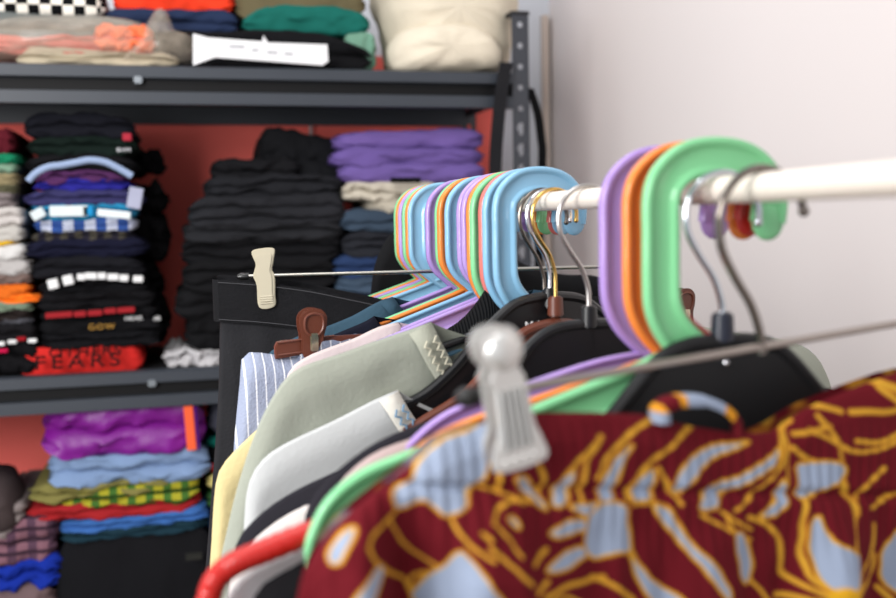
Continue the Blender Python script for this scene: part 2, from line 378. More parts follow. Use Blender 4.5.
# middle shelf: second pile
G = 'folded shirts in the tall pile left of the red gap'
lab = 'in the tall pile'
def patch(o, px, py, wpx, hpx, c, Y=RY+.004, name='print_patch', rot=0):
    w = unY(px, py, Y); kx = RY/1000
    b_ = box(name, -wpx*kx/2, wpx*kx/2, -.004, .016, -hpx*kx/2, hpx*kx/2, fb(c), None, .0012); b_.parent = o; b_.location = Vector(w)-Vector(o.location); b_.rotation_euler = (0, rot, 0); return b_
FD('folded_shirt', 'blackish navy folded shirt topmost in the tall pile', 22, 132, 112, 137, fb((24, 25, 36)), 2, arch=4, group=G)
o = FD('folded_shirt', 'dark bottle green folded shirt with a small red label', 25, 136, 134, 155, fb((16, 34, 28)), 2, arch=5, group=G); patch(o, 127, 137, 8, 7, (165, 45, 60))
o = FD('folded_shirt', 'black folded shirt with small white lettering near top of pile', 24, 136, 150, 172, fb((19, 19, 23)), 2, arch=8, group=G)
text('lettering', 'BVM', .014, Vector(unY(124, 152, RY))-Vector(o.location)+Vector((0, -.006, 0)), (math.pi/2, 0, 0), fb((215, 215, 220)), o, .8)
o = FD('folded_shirt', 'purple magenta folded shirt under a pale blue collar', 34, 128, 168, 182, fb((86, 46, 92)), 2, arch=8, group=G)
pts = [unY(p[0], p[1], RY-.004) for p in ((28, 181), (36, 173), (48, 167), (62, 165), (78, 162), (90, 160), (105, 162), (118, 168), (132, 176))]
bm = bmesh.new(); tube(bm, catmull([Vector(p) for p in pts], 4), .0068, 8)
o = link('folded_shirt', tome(bm), fb((150, 168, 200))); tag(o, 'pale blue rolled shirt edge arching over the purple magenta shirt', 'clothing', G)
FD('folded_shirt', 'royal blue folded shirt below the purple magenta one', 32, 131, 176, 190, fb((42, 40, 140)), 2, arch=6, group=G)
o = FD('folded_shirt', 'muted indigo folded shirt with white sleeve patch at right', 22, 142, 188, 206, fb((56, 54, 96)), 2, arch=4, group=G); patch(o, 135, 198, 13, 20, (165, 168, 190), rot=.2)
o = FD('folded_shirt', 'sky blue folded shirt with large white print blocks', 31, 135, 200, 220, fb((40, 134, 176)), 2, arch=3, group=G, rough=.7)
patch(o, 69, 211, 34, 10, (214, 222, 222), RY-.004); patch(o, 114, 214, 30, 7, (222, 230, 232), RY-.004, rot=.12); patch(o, 38, 214, 12, 9, (210, 220, 222), RY+.003, rot=-.5); patch(o, 88, 211, 9, 9, (34, 140, 196), RY-.004)
FD('folded_shirt', 'blue and white vertically striped folded shirt in tall pile', 32, 135, 217, 233, mat((56, 88, 158), .9, 'stripes', 0, .1, 24, .1, .2, (196, 202, 220)), 2, arch=2, group=G, rough=.7)
FD('folded_shirt', 'dark camouflage folded shirt under the blue striped one', 30, 132, 229, 241, mat((72, 68, 60), .9, 'stripes', 0, .1, 36, .11, .3, (38, 36, 46)), 2, arch=3, group=G)
FD('folded_shirt', 'deep navy folded shirt below the camouflage shirt', 24, 146, 237, 258, fb((26, 28, 56)), 2, arch=2, group=G)
o = FD('folded_shirt', 'charcoal folded shirt with a row of white dashes below', 30, 142, 255, 279, fb((27, 27, 34)), 2, arch=5, group=G)
for px, py, ww in ((53, 284, 9), (68, 280, 9), (81, 277, 7), (91, 276, 11), (102, 276, 7), (113, 277, 10), (124, 278, 8), (138, 279, 9)):
    patch(o, px, py, ww, 9 if px < 75 else 6, (226, 226, 226), RY-.004, rot=-.2 if px < 75 else .05)
FD('folded_shirt', 'black folded shirt directly under the white dashes', 38, 146, 276, 294, fb((20, 20, 24)), 2, arch=4, group=G)
FD('folded_shirt', 'soft black folded shirt midway above the red dashed one', 36, 152, 291, 310, fb((24, 23, 27)), 2, arch=2, group=G)
o = FD('folded_shirt', 'black folded shirt with a line of dark red dashes', 38, 156, 307, 322, fb((18, 18, 22)), 1, arch=1, group=G, rough=.7)
for px, py, ww in ((59, 315, 24), (80, 314, 11), (95, 313, 13), (110, 311, 11), (126, 310, 16)): patch(o, px, py, ww, 5, (150, 34, 40), RY-.002, rot=-.03)
o = FD('folded_shirt', 'black folded shirt with gold lettering near pile bottom', 38, 158, 320, 334, fb((20, 20, 24)), 1, group=G, rough=.7)
text('gold_lettering', 'GOW', .018, Vector(unY(102, 329, RY))-Vector(o.location)+Vector((0, -.007, 0)), (math.pi/2, 0, 0), fb((176, 134, 62)), o, .9, 1.2)
text('white_lettering', 'HEAR', .014, Vector(unY(134, 320, RY))-Vector(o.location)+Vector((0, -.007, 0)), (math.pi/2, 0, 0), fb((215, 215, 215)), o, .9)
text('white_lettering', 'dB', .014, Vector(unY(157, 320, RY))-Vector(o.location)+Vector((0, -.007, 0)), (math.pi/2, 0, 0), fb((215, 215, 215)), o, .9)
FD('folded_shirt', 'plain black folded shirt resting on the red lettered one', 40, 158, 332, 349, fb((21, 21, 26)), 2, group=G)
o = FD('folded_shirt', 'bright red folded shirt with black lettering on the middle shelf', 14, 143, 347, 376, fb((212, 44, 40)), 1, group=G, rough=.5, taper=.06)
o2 = o
text('black_lettering', 'OTHERS', .034, Vector(unY(85, 356, RY))-Vector(o.location)+Vector((0, .005, 0)), (math.radians(62), 0, 0), fb((30, 18, 20)), o, .8, 1.15, .003)
text('black_lettering', 'FEARS', .048, Vector(unY(78, 367, RY))-Vector(o.location)+Vector((0, -.006, 0)), (math.radians(68), 0, 0), fb((30, 18, 20)), o, .8, 1.35, .003)
for px, y0, y1, l in ((160, 150, 172, 'topmost, short'), (164, 182, 212, 'second from top'), (168, 216, 262, 'level with the navy shirt'), (160, 262, 300, 'next to the white dashes'), (164, 300, 345, 'lowest')):
    FD('dark_garment', 'black bunched garment tucked behind the tall pile, %s' % l, 118, px, y0, y1, fb((18, 16, 20)), 2, off=.16, group='black garments behind the tall pile', rough=2.2, dep_=.15)
# black trousers pile
G = 'black folded trousers in the wide pile'
bt = [(212, 300, 160, 182, (26, 26, 31), 'charcoal folded trousers at the left top of the wide black pile', 2, -2, .05), (262, 345, 134, 184, (26, 27, 32), 'black heaped trousers standing highest beside the purple clothes', 2, -18, .08),
      (206, 342, 176, 200, (38, 39, 45), 'dark charcoal folded trousers with wide fold in wide pile', 3, 3, .02), (190, 346, 198, 226, (46, 47, 53), 'dark grey ribbed waistband folded trousers facing forward', 3, 2, .0),
      (184, 344, 222, 240, (44, 45, 50), 'charcoal grey denim folded below the ribbed waistband', 2, 0, .0), (182, 342, 238, 264, (19, 19, 24), 'deep black soft trousers in the middle of the pile', 3, 0, .01),
      (182, 336, 262, 290, (17, 17, 21), 'black folded trousers behind the beige clip', 3, 0, .0), (176, 330, 286, 318, (21, 21, 25), 'black folded trousers level with the hanging waistband', 2, 0, .01),
      (186, 300, 314, 348, (17, 17, 21), 'black round folded trousers at the bottom of the wide pile', 2, 6, .02)]
for x0, x1, yt, yb, c, l, ly, tl, of in bt: FD('folded_trousers', l, x0, x1, yt-2, yb+2, mat(c, .9, 'cloth', 0, .2, 60, .25, .5), ly, tilt=tl, off=of, group=G, rough=1.25, cat='trousers')
FD('folded_shirt', 'white folded shirt at the shelf front below black trousers', 165, 222, 350, 368, fb((196, 194, 196)), 2, group='folded clothes on the middle shelf', rough=1.8, off=.03, dep_=.2)
# purple pile
G = 'purple folded trousers under the top beam'
pm = mat((112, 90, 156), .9, 'cloth', 0, .2, 50, .12, .35)
FD('folded_trousers', 'purple folded trousers topmost, edge rising at right', 336, 486, 129, 150, pm, 1, group=G, rough=1.1, cat='trousers', off=.02, tilt=5)
FD('folded_trousers', 'purple folded trousers in the middle of the purple stack', 334, 487, 147, 165, mat((102, 82, 146), .9, 'cloth', 0, .2, 50, .12, .35), 1, group=G, rough=.95, cat='trousers')
o = FD('folded_trousers', 'purple folded trousers lowest, with a small black tag', 342, 488, 162, 183, mat((106, 86, 150), .9, 'cloth', 0, .2, 50, .12, .35), 1, group=G, rough=.95, cat='trousers')
patch(o, 406, 180, 30, 5, (16, 16, 18), RY-.004, 'black_tag')
G = 'folded clothes under the purple stack'
FD('folded_towel', 'cream folded cloth with open loop fold below purple trousers', 346, 440, 181, 200, fb((192, 184, 168)), 2, group=G, rough=1.6, cat='cloth')
FD('folded_towel', 'cream folded cloth lower layer hanging over slate jeans', 372, 450, 196, 214, fb((184, 176, 160)), 1, group=G, rough=1.4, cat='cloth', tilt=-3)
FD('folded_jeans', 'faded slate blue jeans under the cream cloth', 342, 470, 210, 232, fb((54, 68, 84)), 2, group=G, rough=1.4, cat='jeans')
FD('folded_jeans', 'dark grey folded jeans under the slate blue ones', 344, 478, 230, 256, fb((48, 50, 58)), 3, group=G, rough=1.3, cat='jeans')
FD('folded_jeans', 'blue denim folded jeans seen below the dark grey pair', 336, 480, 254, 276, fb((38, 56, 92)), 2, group=G, rough=1.4, cat='jeans')
FD('folded_jeans', 'grey blue washed jeans just behind the steel bar', 338, 480, 274, 292, fb((62, 78, 96)), 2, group=G, rough=1.4, cat='jeans')
FD('folded_jeans', 'navy folded jeans nearly hidden behind the hanging waistband', 336, 480, 290, 328, fb((28, 36, 58)), 2, group=G, rough=1.2, cat='jeans')
FD('folded_jeans', 'darkest navy folded jeans at the bottom of the right pile', 320, 480, 326, 362, fb((22, 24, 36)), 3, group=G, rough=1.2, cat='jeans')
# --- bottom shelf
G = 'folded clothes in the bright pile on the bottom shelf'
o = FD('folded_jersey', 'shiny violet folded top with an orange side stripe', 42, 206, 400, 458, mat((128, 22, 142), .42, 'satin', 0, .4, 40, .2, .5), 2, group=G, rough=2.0, off=.0, taper=.07)
patch(o, 190, 428, 9, 44, (240, 100, 60), RY+.004, 'orange_stripe', -.05); patch(o, 197, 428, 3, 44, (80, 20, 110), RY+.005, 'purple_piping', -.05)
FD('folded_shirt', 'light steel blue folded shirt under the violet top', 48, 208, 455, 487, fb((124, 148, 184)), 2, group=G, rough=1.6, arch=-4)
FD('folded_shirt', 'olive khaki folded shirt under the light blue shirt', 28, 172, 482, 500, fb((124, 118, 66)), 2, group=G, rough=1.4)
FD('folded_shirt', 'yellow green plaid folded shirt in the bright pile', 54, 198, 487, 509, mat((166, 160, 46), .9, 'plaid', 0, .1, 28, .1, .2, (66, 104, 44)), 2, group=G, rough=1.1, tilt=8)
FD('folded_shirt', 'brick red folded shirt under the plaid shirt', 26, 198, 501, 519, fb((158, 34, 38)), 2, group=G, rough=1.3, tilt=2)
FD('folded_shirt', 'mid blue folded shirt under the brick red shirt', 58, 207, 516, 530, fb((58, 102, 168)), 2, group=G, rough=1.2, tilt=5)
FD('folded_shirt', 'dark teal folded shirt lowest of the bright pile', 60, 208, 527, 539, fb((24, 50, 62)), 2, group=G, rough=1)
o = FD('folded_coat', 'thick black folded coat beneath the bright pile', 56, 215, 534, 640, mat((26, 26, 31), .9, 'cloth', 0, .15, 60, .1, .2), 1, group=G, rough=.8, cat='coat')
patch(o, 194, 557, 16, 5, (60, 60, 56), RY-.012, 'printed_mark')
FD('folded_coat', 'second thick black coat under the first on the bottom shelf', 40, 215, 636, 684, fb((22, 22, 26)), 2, group=G, rough=.8, cat='coat')
G = 'clothes at the far left of the bottom shelf'
crumple('brown_garment', 'brown grey bunched garment at the left above the plaid shirt', [(-30, 470), (8, 472), (22, 488), (26, 505), (22, 524), (-30, 524)], RY+.1, .2, fb((70, 60, 60)), 'clothing', 2, .015)
FD('folded_shirt', 'beige grey folded shirt over the pink plaid one', -45, 24, 513, 540, fb((134, 124, 122)), 3, tilt=22, group=G, rough=1.2)
FD('folded_shirt', 'pink and grey plaid folded shirt at the lower left', -45, 56, 526, 570, mat((130, 92, 104), .9, 'plaid', 0, .1, 26, .1, .2, (84, 60, 76)), 2, tilt=22, group=G, rough=1.2)
FD('folded_shirt', 'vivid royal blue folded shirt under the pink plaid shirt', -45, 60, 566, 594, fb((20, 46, 150)), 2, tilt=12, group=G, rough=1.8)
FD('folded_shirt', 'grey red patterned folded shirt at the lower left corner', -45, 56, 592, 640, fb((110, 90, 92)), 2, tilt=6, group=G, rough=1.5)
FD('folded_shirt', 'charcoal folded shirt under the lower left pile', -45, 50, 638, 688, fb((60, 58, 66)), 3, group=G)
G = 'clothes right of the bright pile on the bottom shelf'
for l, c, y0, y1 in (('slate grey folded garment behind the violet top', (70, 72, 84), 398, 436), ('teal folded garment right of the violet top', (16, 110, 96), 434, 446), ('black folded garment right of the bright pile', (20, 20, 24), 444, 466), ('red folded garment beside the hanging black trousers', (190, 34, 32), 455, 470),
                     ('pale yellow folded garment beside the plaid shirt', (220, 206, 130), 468, 492), ('green folded garment right of the plaid shirt', (50, 90, 50), 490, 508), ('blue folded garment right of the brick red shirt', (50, 90, 150), 506, 534), ('dark folded garment right of the thick black coat', (24, 26, 34), 532, 684)):
    FD('folded_shirt', l, 209, 330, y0, y1, fb(c), 1, group=G, rough=1.4, off=.03)

# ================================================================ GARMENT RACK (rail)
railm = mat((232, 222, 210), .32, 'painted tube', 0, .5, 12, .04, 0)
gr = thing('garment_rack', 'cream white tubular clothes rail carrying all the hangers', 'clothes rack', loc=(XR, 0, 0))
Y1 = 1.27; Y0 = -.25
tubeo('rail', [(0, Y0, ZR), (0, Y1, ZR)], .0075, railm, gr, 20)
for y in (Y0, Y1):
    tubeo('post', [(0, y, .03), (0, y, ZR)], .0075, railm, gr, 16)
    tubeo('foot', [(-.22, y, .012), (.22, y, .012)], .012, railm, gr, 12)
tubeo('base_bar', [(0, Y0, .05), (0, Y1, .05)], .009, railm, gr, 12)

# ---------------------------------------------------------------- plastic hangers
def hprof(w, t=.0036):
    q = [(-.5*w, 0), (-.485*w, .62*t), (-.43*w, .95*t), (-.37*w, t), (-.3*w, .85*t), (-.24*w, .35*t), (-.2*w, .22*t), (.2*w, .22*t), (.24*w, .35*t), (.3*w, .85*t), (.37*w, t), (.43*w, .95*t), (.485*w, .62*t), (.5*w, 0)]
    return q + [(s, -n) for s, n in q[1:-1][::-1]]
hk = [(.031, -.018), (.0318, -.005), (.027, .0075), (.016, .0157), (0, .0183), (-.016, .0157), (-.027, .007), (-.0312, -.004), (-.0314, -.024), (-.0314, -.048), (-.0302, -.063), (-.024, -.076), (-.012, -.088), (.002, -.098)]
hk = [(a*1.07, z) for a, z in hk]
bm = bmesh.new(); P_ = catmull(hk, 6); sweep(bm, P_, hprof(.0215))
for sgn, c in ((1, P_[0]),):
    bmesh.ops.create_uvsphere(bm, u_segments=14, v_segments=8, radius=.0102, matrix=Matrix.Translation((c[0], 0, c[1])) @ Matrix.Diagonal((1, .26, 1, 1)))
HOOK = tome(bm, True, 50)
def body_path(h=.211):
    L = [(0, -.099), (-.03, -.108), (-.08, -.1235), (-.13, -.139), (-.17, -.1525), (-.192, -.165), (-.203, -.182), (-.198, -.194), (-.18, -.199), (-.1, -.2), (0, -.2)]
    k_ = h/.211; L = [(a*k_, z) for a, z in L]
    return L + [(-a, z) for a, z in L[1:-1][::-1]]
def body_mesh(h=.211, w=.0165):
    bm = bmesh.new(); sweep(bm, catmull(body_path(h), 6, True), hprof(w, .0031), True); return tome(bm, True, 50)
BODY = body_mesh()
def lifted(me, fn):
    m2 = me.copy()
    for v in m2.vertices: v.co.z = fn(v.co.z)
    return m2
HOOKS = lifted(HOOK, lambda z: z+min(.014, max(0, -.02-z)*.2)); BODYS = lifted(BODY, lambda z: z+.014)
PC = dict(orange=(228, 132, 58), lilac=(170, 143, 206), purple=(164, 135, 200), green=(124, 198, 142), blue=(132, 180, 210), pink=(212, 112, 104), red=(178, 30, 24))
def xc(xl): return (xl-28.1)/.852
order = [('dgreen', 394.5, 8, 'green'), ('orange', 396.4, 8, 'orange'), ('lilac', 399, 8, 'lilac'), ('green', 402.7, 8, 'green'), ('orange', 406, 8, 'orange'), ('blue', 408.6, 8, 'blue'),
         ('purple', 426, 11, 'purple'), ('green', 435.5, 11, 'green'), ('orange', 438, 12, 'orange'), ('blue', 445.5, 12, 'blue'), ('lilac', 457.5, 12, 'lilac'), ('lilac', 462, 12, 'lilac'),
         ('orange', 467.3, 12, 'orange'), ('green', 470.7, 12, 'green'), ('pink', 479.5, 12, 'pink'), ('blue', 483.3, 12, 'blue'), ('blue', 493, 12, 'blue')]
labels = ['pale green plastic hanger farthest back on the rail', 'orange plastic hanger second from the far end of the rail', 'lilac plastic hanger third from the far end of the rail', 'pale green plastic hanger behind the farthest blue one, between lilac and orange',
          'orange plastic hanger just behind the farthest blue hanger', 'light blue plastic hanger farthest from camera, before the dark gap', 'purple plastic hanger just in front of the dark gap', 'thin glimpse of pale green plastic hanger between purple and orange',
          'orange plastic hanger with long visible arm, middle of rail', 'light blue plastic hanger between orange and two lilac ones', 'lilac plastic hanger, farther of the adjoining pair', 'lilac plastic hanger, nearer of the adjoining pair',
          'orange plastic hanger seen as thin edge behind mid rail green', 'pale green plastic hanger in middle of rail beside pink edge', 'salmon pink plastic hanger seen as thin edge behind blue', 'light blue plastic hanger, second from front of the blue pair', 'light blue plastic hanger nearest the metal hooks']
GH = 'flat plastic hangers on the rail'
def plastic_hanger(P, color, label, body=BODY, hook=HOOK):
    t = thing('plastic_hanger', label, 'hanger', GH, P); m = plastic(PC[color])
    link('hook', hook, m, t); link('shoulder_frame', body, m, t); return t
HP = []
for (nm, xl, yaw, c), l in zip(order, labels):
    P = pfor(xl, yaw, -.0443); HP.append(P); plastic_hanger(P, c, l, BODYS if len(HP) < 13 else BODY, HOOKS if len(HP) < 13 else HOOK)
def body_px(P, pts, w):
    L = [(0, -.1)] + [P.un(*p) for p in pts]; L += [(L[-1][0]+.012, L[-1][1]-.012), (-.1, L[-1][1]-.016), (0, L[-1][1]-.016)]
    L = L + [(-a, z+a*.4) for a, z in L[1:-1][::-1]]; bm = bmesh.new(); sweep(bm, catmull(L, 6, True), hprof(w, .0034), True); return tome(bm, True, 50)
PNP = pfor(600, 3, -.0443); PNO = pfor(623, 3, -.0443); PNG = pfor(643, 3, -.0443); PNR = Plane(PNG.d+.0115, 3)
plastic_hanger(PNP, 'purple', 'purple plastic hanger near camera, left of the near orange one', body_px(PNP, ((637, 363), (595, 372), (540, 390), (470, 414), (440, 430), (413, 454), (384, 480), (356, 510), (346, 540)), .0145))
plastic_hanger(PNO, 'orange', 'orange plastic hanger near camera, between near purple and near green', body_px(PNO, ((650, 370), (610, 383), (540, 408), (487, 425), (445, 443), (415, 464), (386, 490), (366, 522)), .0145))
plastic_hanger(PNG, 'green', 'large mint green plastic hanger nearest the camera', body_px(PNG, ((680, 366), (632, 387), (560, 417), (490, 446), (440, 463), (405, 475), (372, 489), (347, 508), (333, 530), (328, 556)), .023))
# red tubular hanger
t = thing('red_hanger', 'red tubular hanger whose ribbed shoulder curves down at lower left', 'hanger', None, PNR); m = plastic(PC['red'], .3)
ho = link('hook', HOOK, m, t); ho.scale = (.86, .8, .92)
u = PNR.un; arm = [(0, -.1)] + [u(*p) for p in ((420, 488), (360, 514), (315, 531), (270, 549), (240, 561), (222, 573), (212, 588), (209, 612), (226, 628), (270, 632))]
r_ = [(-a, z+a*.4) for a, z in arm[1:]][::-1]
full = catmull(arm + r_, 10, True)
rr = [.0062*(1+.05*math.sin(i*2.2)) for i in range(len(full))]
tubeo('shoulder_frame', [(a, 0, z) for a, z in full], rr, m, t, 12, True)

# ---------------------------------------------------------------- wire hooks and moulded hangers
def wire_hook(parent, m, r=.0205, stem=-.08, cz=-.0115, wr=.0016, a0=-12):
    pts = []
    for a in range(a0, 181, 12): pts.append((r*math.cos(math.radians(a)), 0, cz+r*math.sin(math.radians(a))))
    pts += [(-r*.93, 0, cz-r*.45), (-r*.62, 0, cz-r*.98), (-r*.25, 0, cz-r*1.5), (-.001, 0, cz-r*2.05), (0, 0, cz-r*2.4), (0, 0, stem)]
    o = tubeo('hook', catmull(pts, 3), wr, m, parent, 10)
    bm = bmesh.new(); bmesh.ops.create_uvsphere(bm, u_segments=10, v_segments=6, radius=wr*1.35, matrix=Matrix.Translation(pts[0])); link('hook_tip', tome(bm), m, o)
def moulded(P, name, label, outline, m, hookm, thick=.012, mirror=True, collar=True, stem=-.08, r=.0205, rim=None, wr=.0016, collm=None, low=.026):
    t = thing(name, label, 'hanger', 'moulded hangers with metal hooks', P)
    top = [P.un(*p) for p in outline]
    if mirror: top = top + [(-a, z) for a, z in top[::-1]]
    top = catmull(top, 5); n = len(top); bot = []
    for i, p in enumerate(top):
        a = top[max(0, i-1)]; b_ = top[min(n-1, i+1)]; tx, tz = b_[0]-a[0], b_[1]-a[1]; L_ = math.hypot(tx, tz)+1e-9
        bot.append((p[0]+tz/L_*low*.3, p[1]-low))
    plate('shoulder_plate', top+bot[::-1], -.0022, .0022, m, t, .0008)
    tubeo('rim', [(p[0], 0, p[1]-.001) for p in top], .0042 if rim is None else rim, m, t, 10)
    if collar:
        z0 = stem; bm = bmesh.new(); bmesh.ops.create_cone(bm, segments=20, radius1=.0066, radius2=.0058, depth=.016, cap_ends=True, matrix=Matrix.Translation((0, 0, z0-.006)))
        bmesh.ops.bevel(bm, geom=[e for e in bm.edges if e.calc_face_angle(0) > .8], offset=.0012, segments=2, affect='EDGES')
        link('neck_collar', tome(bm), collm or m, t)
    wire_hook(t, hookm, r, stem, -.0022-r+.0115, wr)
    return t
bp = plastic((22, 22, 24), .32); chrome = metal((215, 215, 220), .16); darkst = metal((120, 112, 105), .25); gold = metal((214, 176, 104), .2); satin = metal((190, 186, 182), .3)
brownp = plastic((98, 52, 38), .34)
PD = Plane(HP[16].d-.008, 12); PCh = Plane(HP[16].d-.021, 12); PGo = Plane(PCh.d-.013, 12); PSi = pfor(557.5, 5, -.0245)
# dark hook hanger : slim black tubular
t = thing('black_hanger', 'slim black tubular hanger with dark steel hook behind the chrome one', 'hanger', 'moulded hangers with metal hooks', PD)
wire_hook(t, darkst, .0225, -.085, -.0125)
pth = [(0, -.088), (-.05, -.101), (-.12, -.12), (-.15, -.131), (-.165, -.146), (-.15, -.155), (-.1, -.155), (0, -.153)]; pth += [(-a, z) for a, z in pth[1:-1][::-1]]
tubeo('shoulder_frame', [(a, .002, z) for a, z in catmull(pth, 6, True)], .0033, bp, t, 10, True)
moulded(PCh, 'black_hanger', 'broad black contoured hanger with bright chrome hook under light grey shirt',
        [(395, 408), (425, 393), (455, 366), (478, 338), (497, 318), (515, 303), (535, 297), (556, 295)], bp, chrome, low=.046, stem=-.071)
t = moulded(PGo, 'brown_hanger', 'brown contoured hanger with gold hook between two black hangers',
        [(405, 432), (428, 417), (448, 405), (468, 390), (488, 368), (507, 345), (525, 331), (540, 325), (558, 321)], brownp, gold, low=.016, stem=-.077)
moulded(PSi, 'black_hanger', 'wide black moulded hanger with satin silver hook beside near purple hanger',
        [(440, 440), (480, 402), (515, 365), (530, 345), (548, 331), (568, 325), (590, 323)], bp, satin, low=.055, stem=-.079, r=.0235, wr=.0019)
th = bpy.data.objects[[o.name for o in bpy.data.objects if o.get('label', '').startswith('broad black')][0]]
tx = text('white_lettering', 'MAIN', .0105, (PCh.un(538, 329)[0], -.0045, PCh.un(538, 329)[1]), (math.pi/2, 0, 0), plastic((235, 235, 235), .5), th, 1, 1.25, .0002)
PB = pfor(686, 3, -.0225)
t = moulded(PB, 'black_hanger', 'large black moulded hanger nearest camera behind the patterned skirt',
        [(560, 470), (590, 440), (612, 415), (632, 390), (650, 368), (668, 352), (690, 343), (712, 340), (726, 340)], mat((24, 24, 26), .5, 'plastic', 0, .3, 10, .02, 0), metal((200, 205, 212), .15), low=.085, stem=-.068, r=.0225, collm=plastic((30, 34, 48), .3), wr=.0019)
s_ = PB.un(722, 362); bm = bmesh.new(); bmesh.ops.create_uvsphere(bm, u_segments=12, v_segments=8, radius=.002, matrix=Matrix.Translation((s_[0], -.0035, s_[1]))); link('screw', tome(bm), chrome, t)

# ---------------------------------------------------------------- clip hangers
def clip_round(name, c, rot, parent, m, s=1.0, style='beige', yoff=-.004):
    a0, z0 = c
    def T(q): a, z = q[0]*s, q[1]*s; return (a0+a*math.cos(rot)-z*math.sin(rot), z0+a*math.sin(rot)+z*math.cos(rot))
    if style == 'beige':
        o2_ = [(-.0105, .0255), (.0, .0285), (.0128, .0275), (.0118, .017), (.0092, .006), (.0115, -.001), (.0108, -.02), (.0092, -.0325), (-.0065, -.0325), (-.0075, -.01), (-.0105, -.0), (-.0088, .006), (-.0072, .013)]
    elif style == 'steel':
        o2_ = [(-.0095, .022), (-.0045, .0268), (.0045, .0268), (.0095, .021), (.0095, .014), (.0066, .0085), (.0085, .004), (.0095, -.008), (.0102, -.018), (.0125, -.0245), (.0125, -.0345), (-.0115, -.0345), (-.0112, -.0245), (-.0082, -.018), (-.0078, .0), (-.0085, .005), (-.0064, .009), (-.0095, .014)]
    else:
        o2_ = [(-.0095, -.002), (-.0112, .006), (-.0108, .0135), (-.006, .0185), (0, .0198), (.006, .0187), (.0102, .014), (.0104, .006), (.0085, -.002), (.0072, -.018), (-.0072, -.018)]
    r = plate(name, [T(q) for q in catmull(o2_, 4, True)], yoff-.0045, yoff-.0015, m, parent, .0009)
    plate('back_jaw', [T((q[0]*.96, q[1]*.97+.0006)) for q in catmull(o2_, 4, True)], yoff+.0065, yoff+.0095, m, r, .0009)
    if style == 'beige':
        ins = [(q[0]*.72+.0004, q[1]*.8) for q in o2_]
        plate('raised_panel', [T(q) for q in catmull(ins, 4, True)], yoff-.0056, yoff-.0042, m, r, .0006)
        for k_ in range(4): q0, q1 = T((-.005, -.0215-.0024*k_)), T((.0082, -.0215-.0024*k_)); tubeo('grip_ridge', [(q0[0], yoff-.0055, q0[1]), (q1[0], yoff-.0055, q1[1])], .0007, m, r, 6)
    elif style == 'steel':
        for k_ in range(5):
            q0, q1 = T((-.0056+.0028*k_, .0)), T((-.0072+.0036*k_, -.026)); tubeo('ridge', [(q0[0], yoff-.0052, q0[1]), (q1[0], yoff-.0052, q1[1])], .001, m, r, 6)
            if k_ < 4: q2, q3 = T((-.0042+.0028*k_, .0)), T((-.0054+.0036*k_, -.026)); tubeo('shade_strip', [(q2[0], yoff-.0044, q2[1]), (q3[0], yoff-.0044, q3[1])], .0006, metal((150, 148, 146), .4), r, 6)  # darker strips between the ridges, shade put in as colour
        for k_ in range(4):
            q = T((-.007+.0046*k_, -.0305)); bm = bmesh.new(); bmesh.ops.create_uvsphere(bm, u_segments=10, v_segments=6, radius=.0014, matrix=Matrix.Translation((q[0], yoff-.0048, q[1]))); link('grip_dot', tome(bm), m, r)
        q = T((0, .0165)); bm = bmesh.new(); bmesh.ops.create_uvsphere(bm, u_segments=18, v_segments=10, radius=.0085, matrix=Matrix.Translation((q[0], yoff-.004, q[1])) @ Matrix.Diagonal((1, .5, 1, 1))); link('thumb_dome', tome(bm), m, r)
    else:
        lp_ = [T(q) for q in catmull([(-.0068, .003), (-.0075, .0085), (-.006, .0135), (0, .0158), (.006, .0138), (.0075, .0085), (.0066, .003), (.003, -.001), (-.003, -.001)], 3, True)]
        tubeo('thumb_ring', [(q[0], yoff-.005, q[1]) for q in lp_], .0013, m, r, 8, True)
        q = T((.0003, -.006)); box('spring', q[0]-.0037, q[0]+.0037, yoff-.0066, yoff-.0048, q[1]-.0085, q[1]+.0075, metal((205, 195, 170), .25), r, .0008)
    return r
# beige clip hanger, far
_d = (HP[5].d+HP[6].d)/2; PP = Plane(_d, yawfor(_d, (244, 276.5), (597, 267))); t = thing('clip_hanger', 'steel bar hanger with beige clip holding the black trousers', 'hanger', 'clip hangers on the rail', PP)
e0, e1 = PP.un(244, 276.5), PP.un(604, 266.5); e1 = (-e0[0]+.004, e1[1]); beige = plastic((186, 178, 156), .3)
wire_hook(t, satin, .018, (e0[1]+e1[1])/2, -.01)
tubeo('bar', [(e0[0], 0, e0[1]), (e1[0], 0, e1[1])], .0021, metal((205, 200, 190), .2), t, 12)
for e in (e0, e1): tubeo('end_cap', [(e[0]-.007, 0, e[1]), (e[0]-.003, 0, e[1]), (e[0]+.005, 0, e[1])], [.002, .0042, .0036], plastic((20, 20, 20), .3), t, 10)
q = PP.un(263.5, 275); clip_round('clip', q, math.radians(2), t, beige, 1.0, yoff=-.012); clip_round('clip', (-q[0], q[1]), 0, t, beige, 1.0, yoff=-.012)
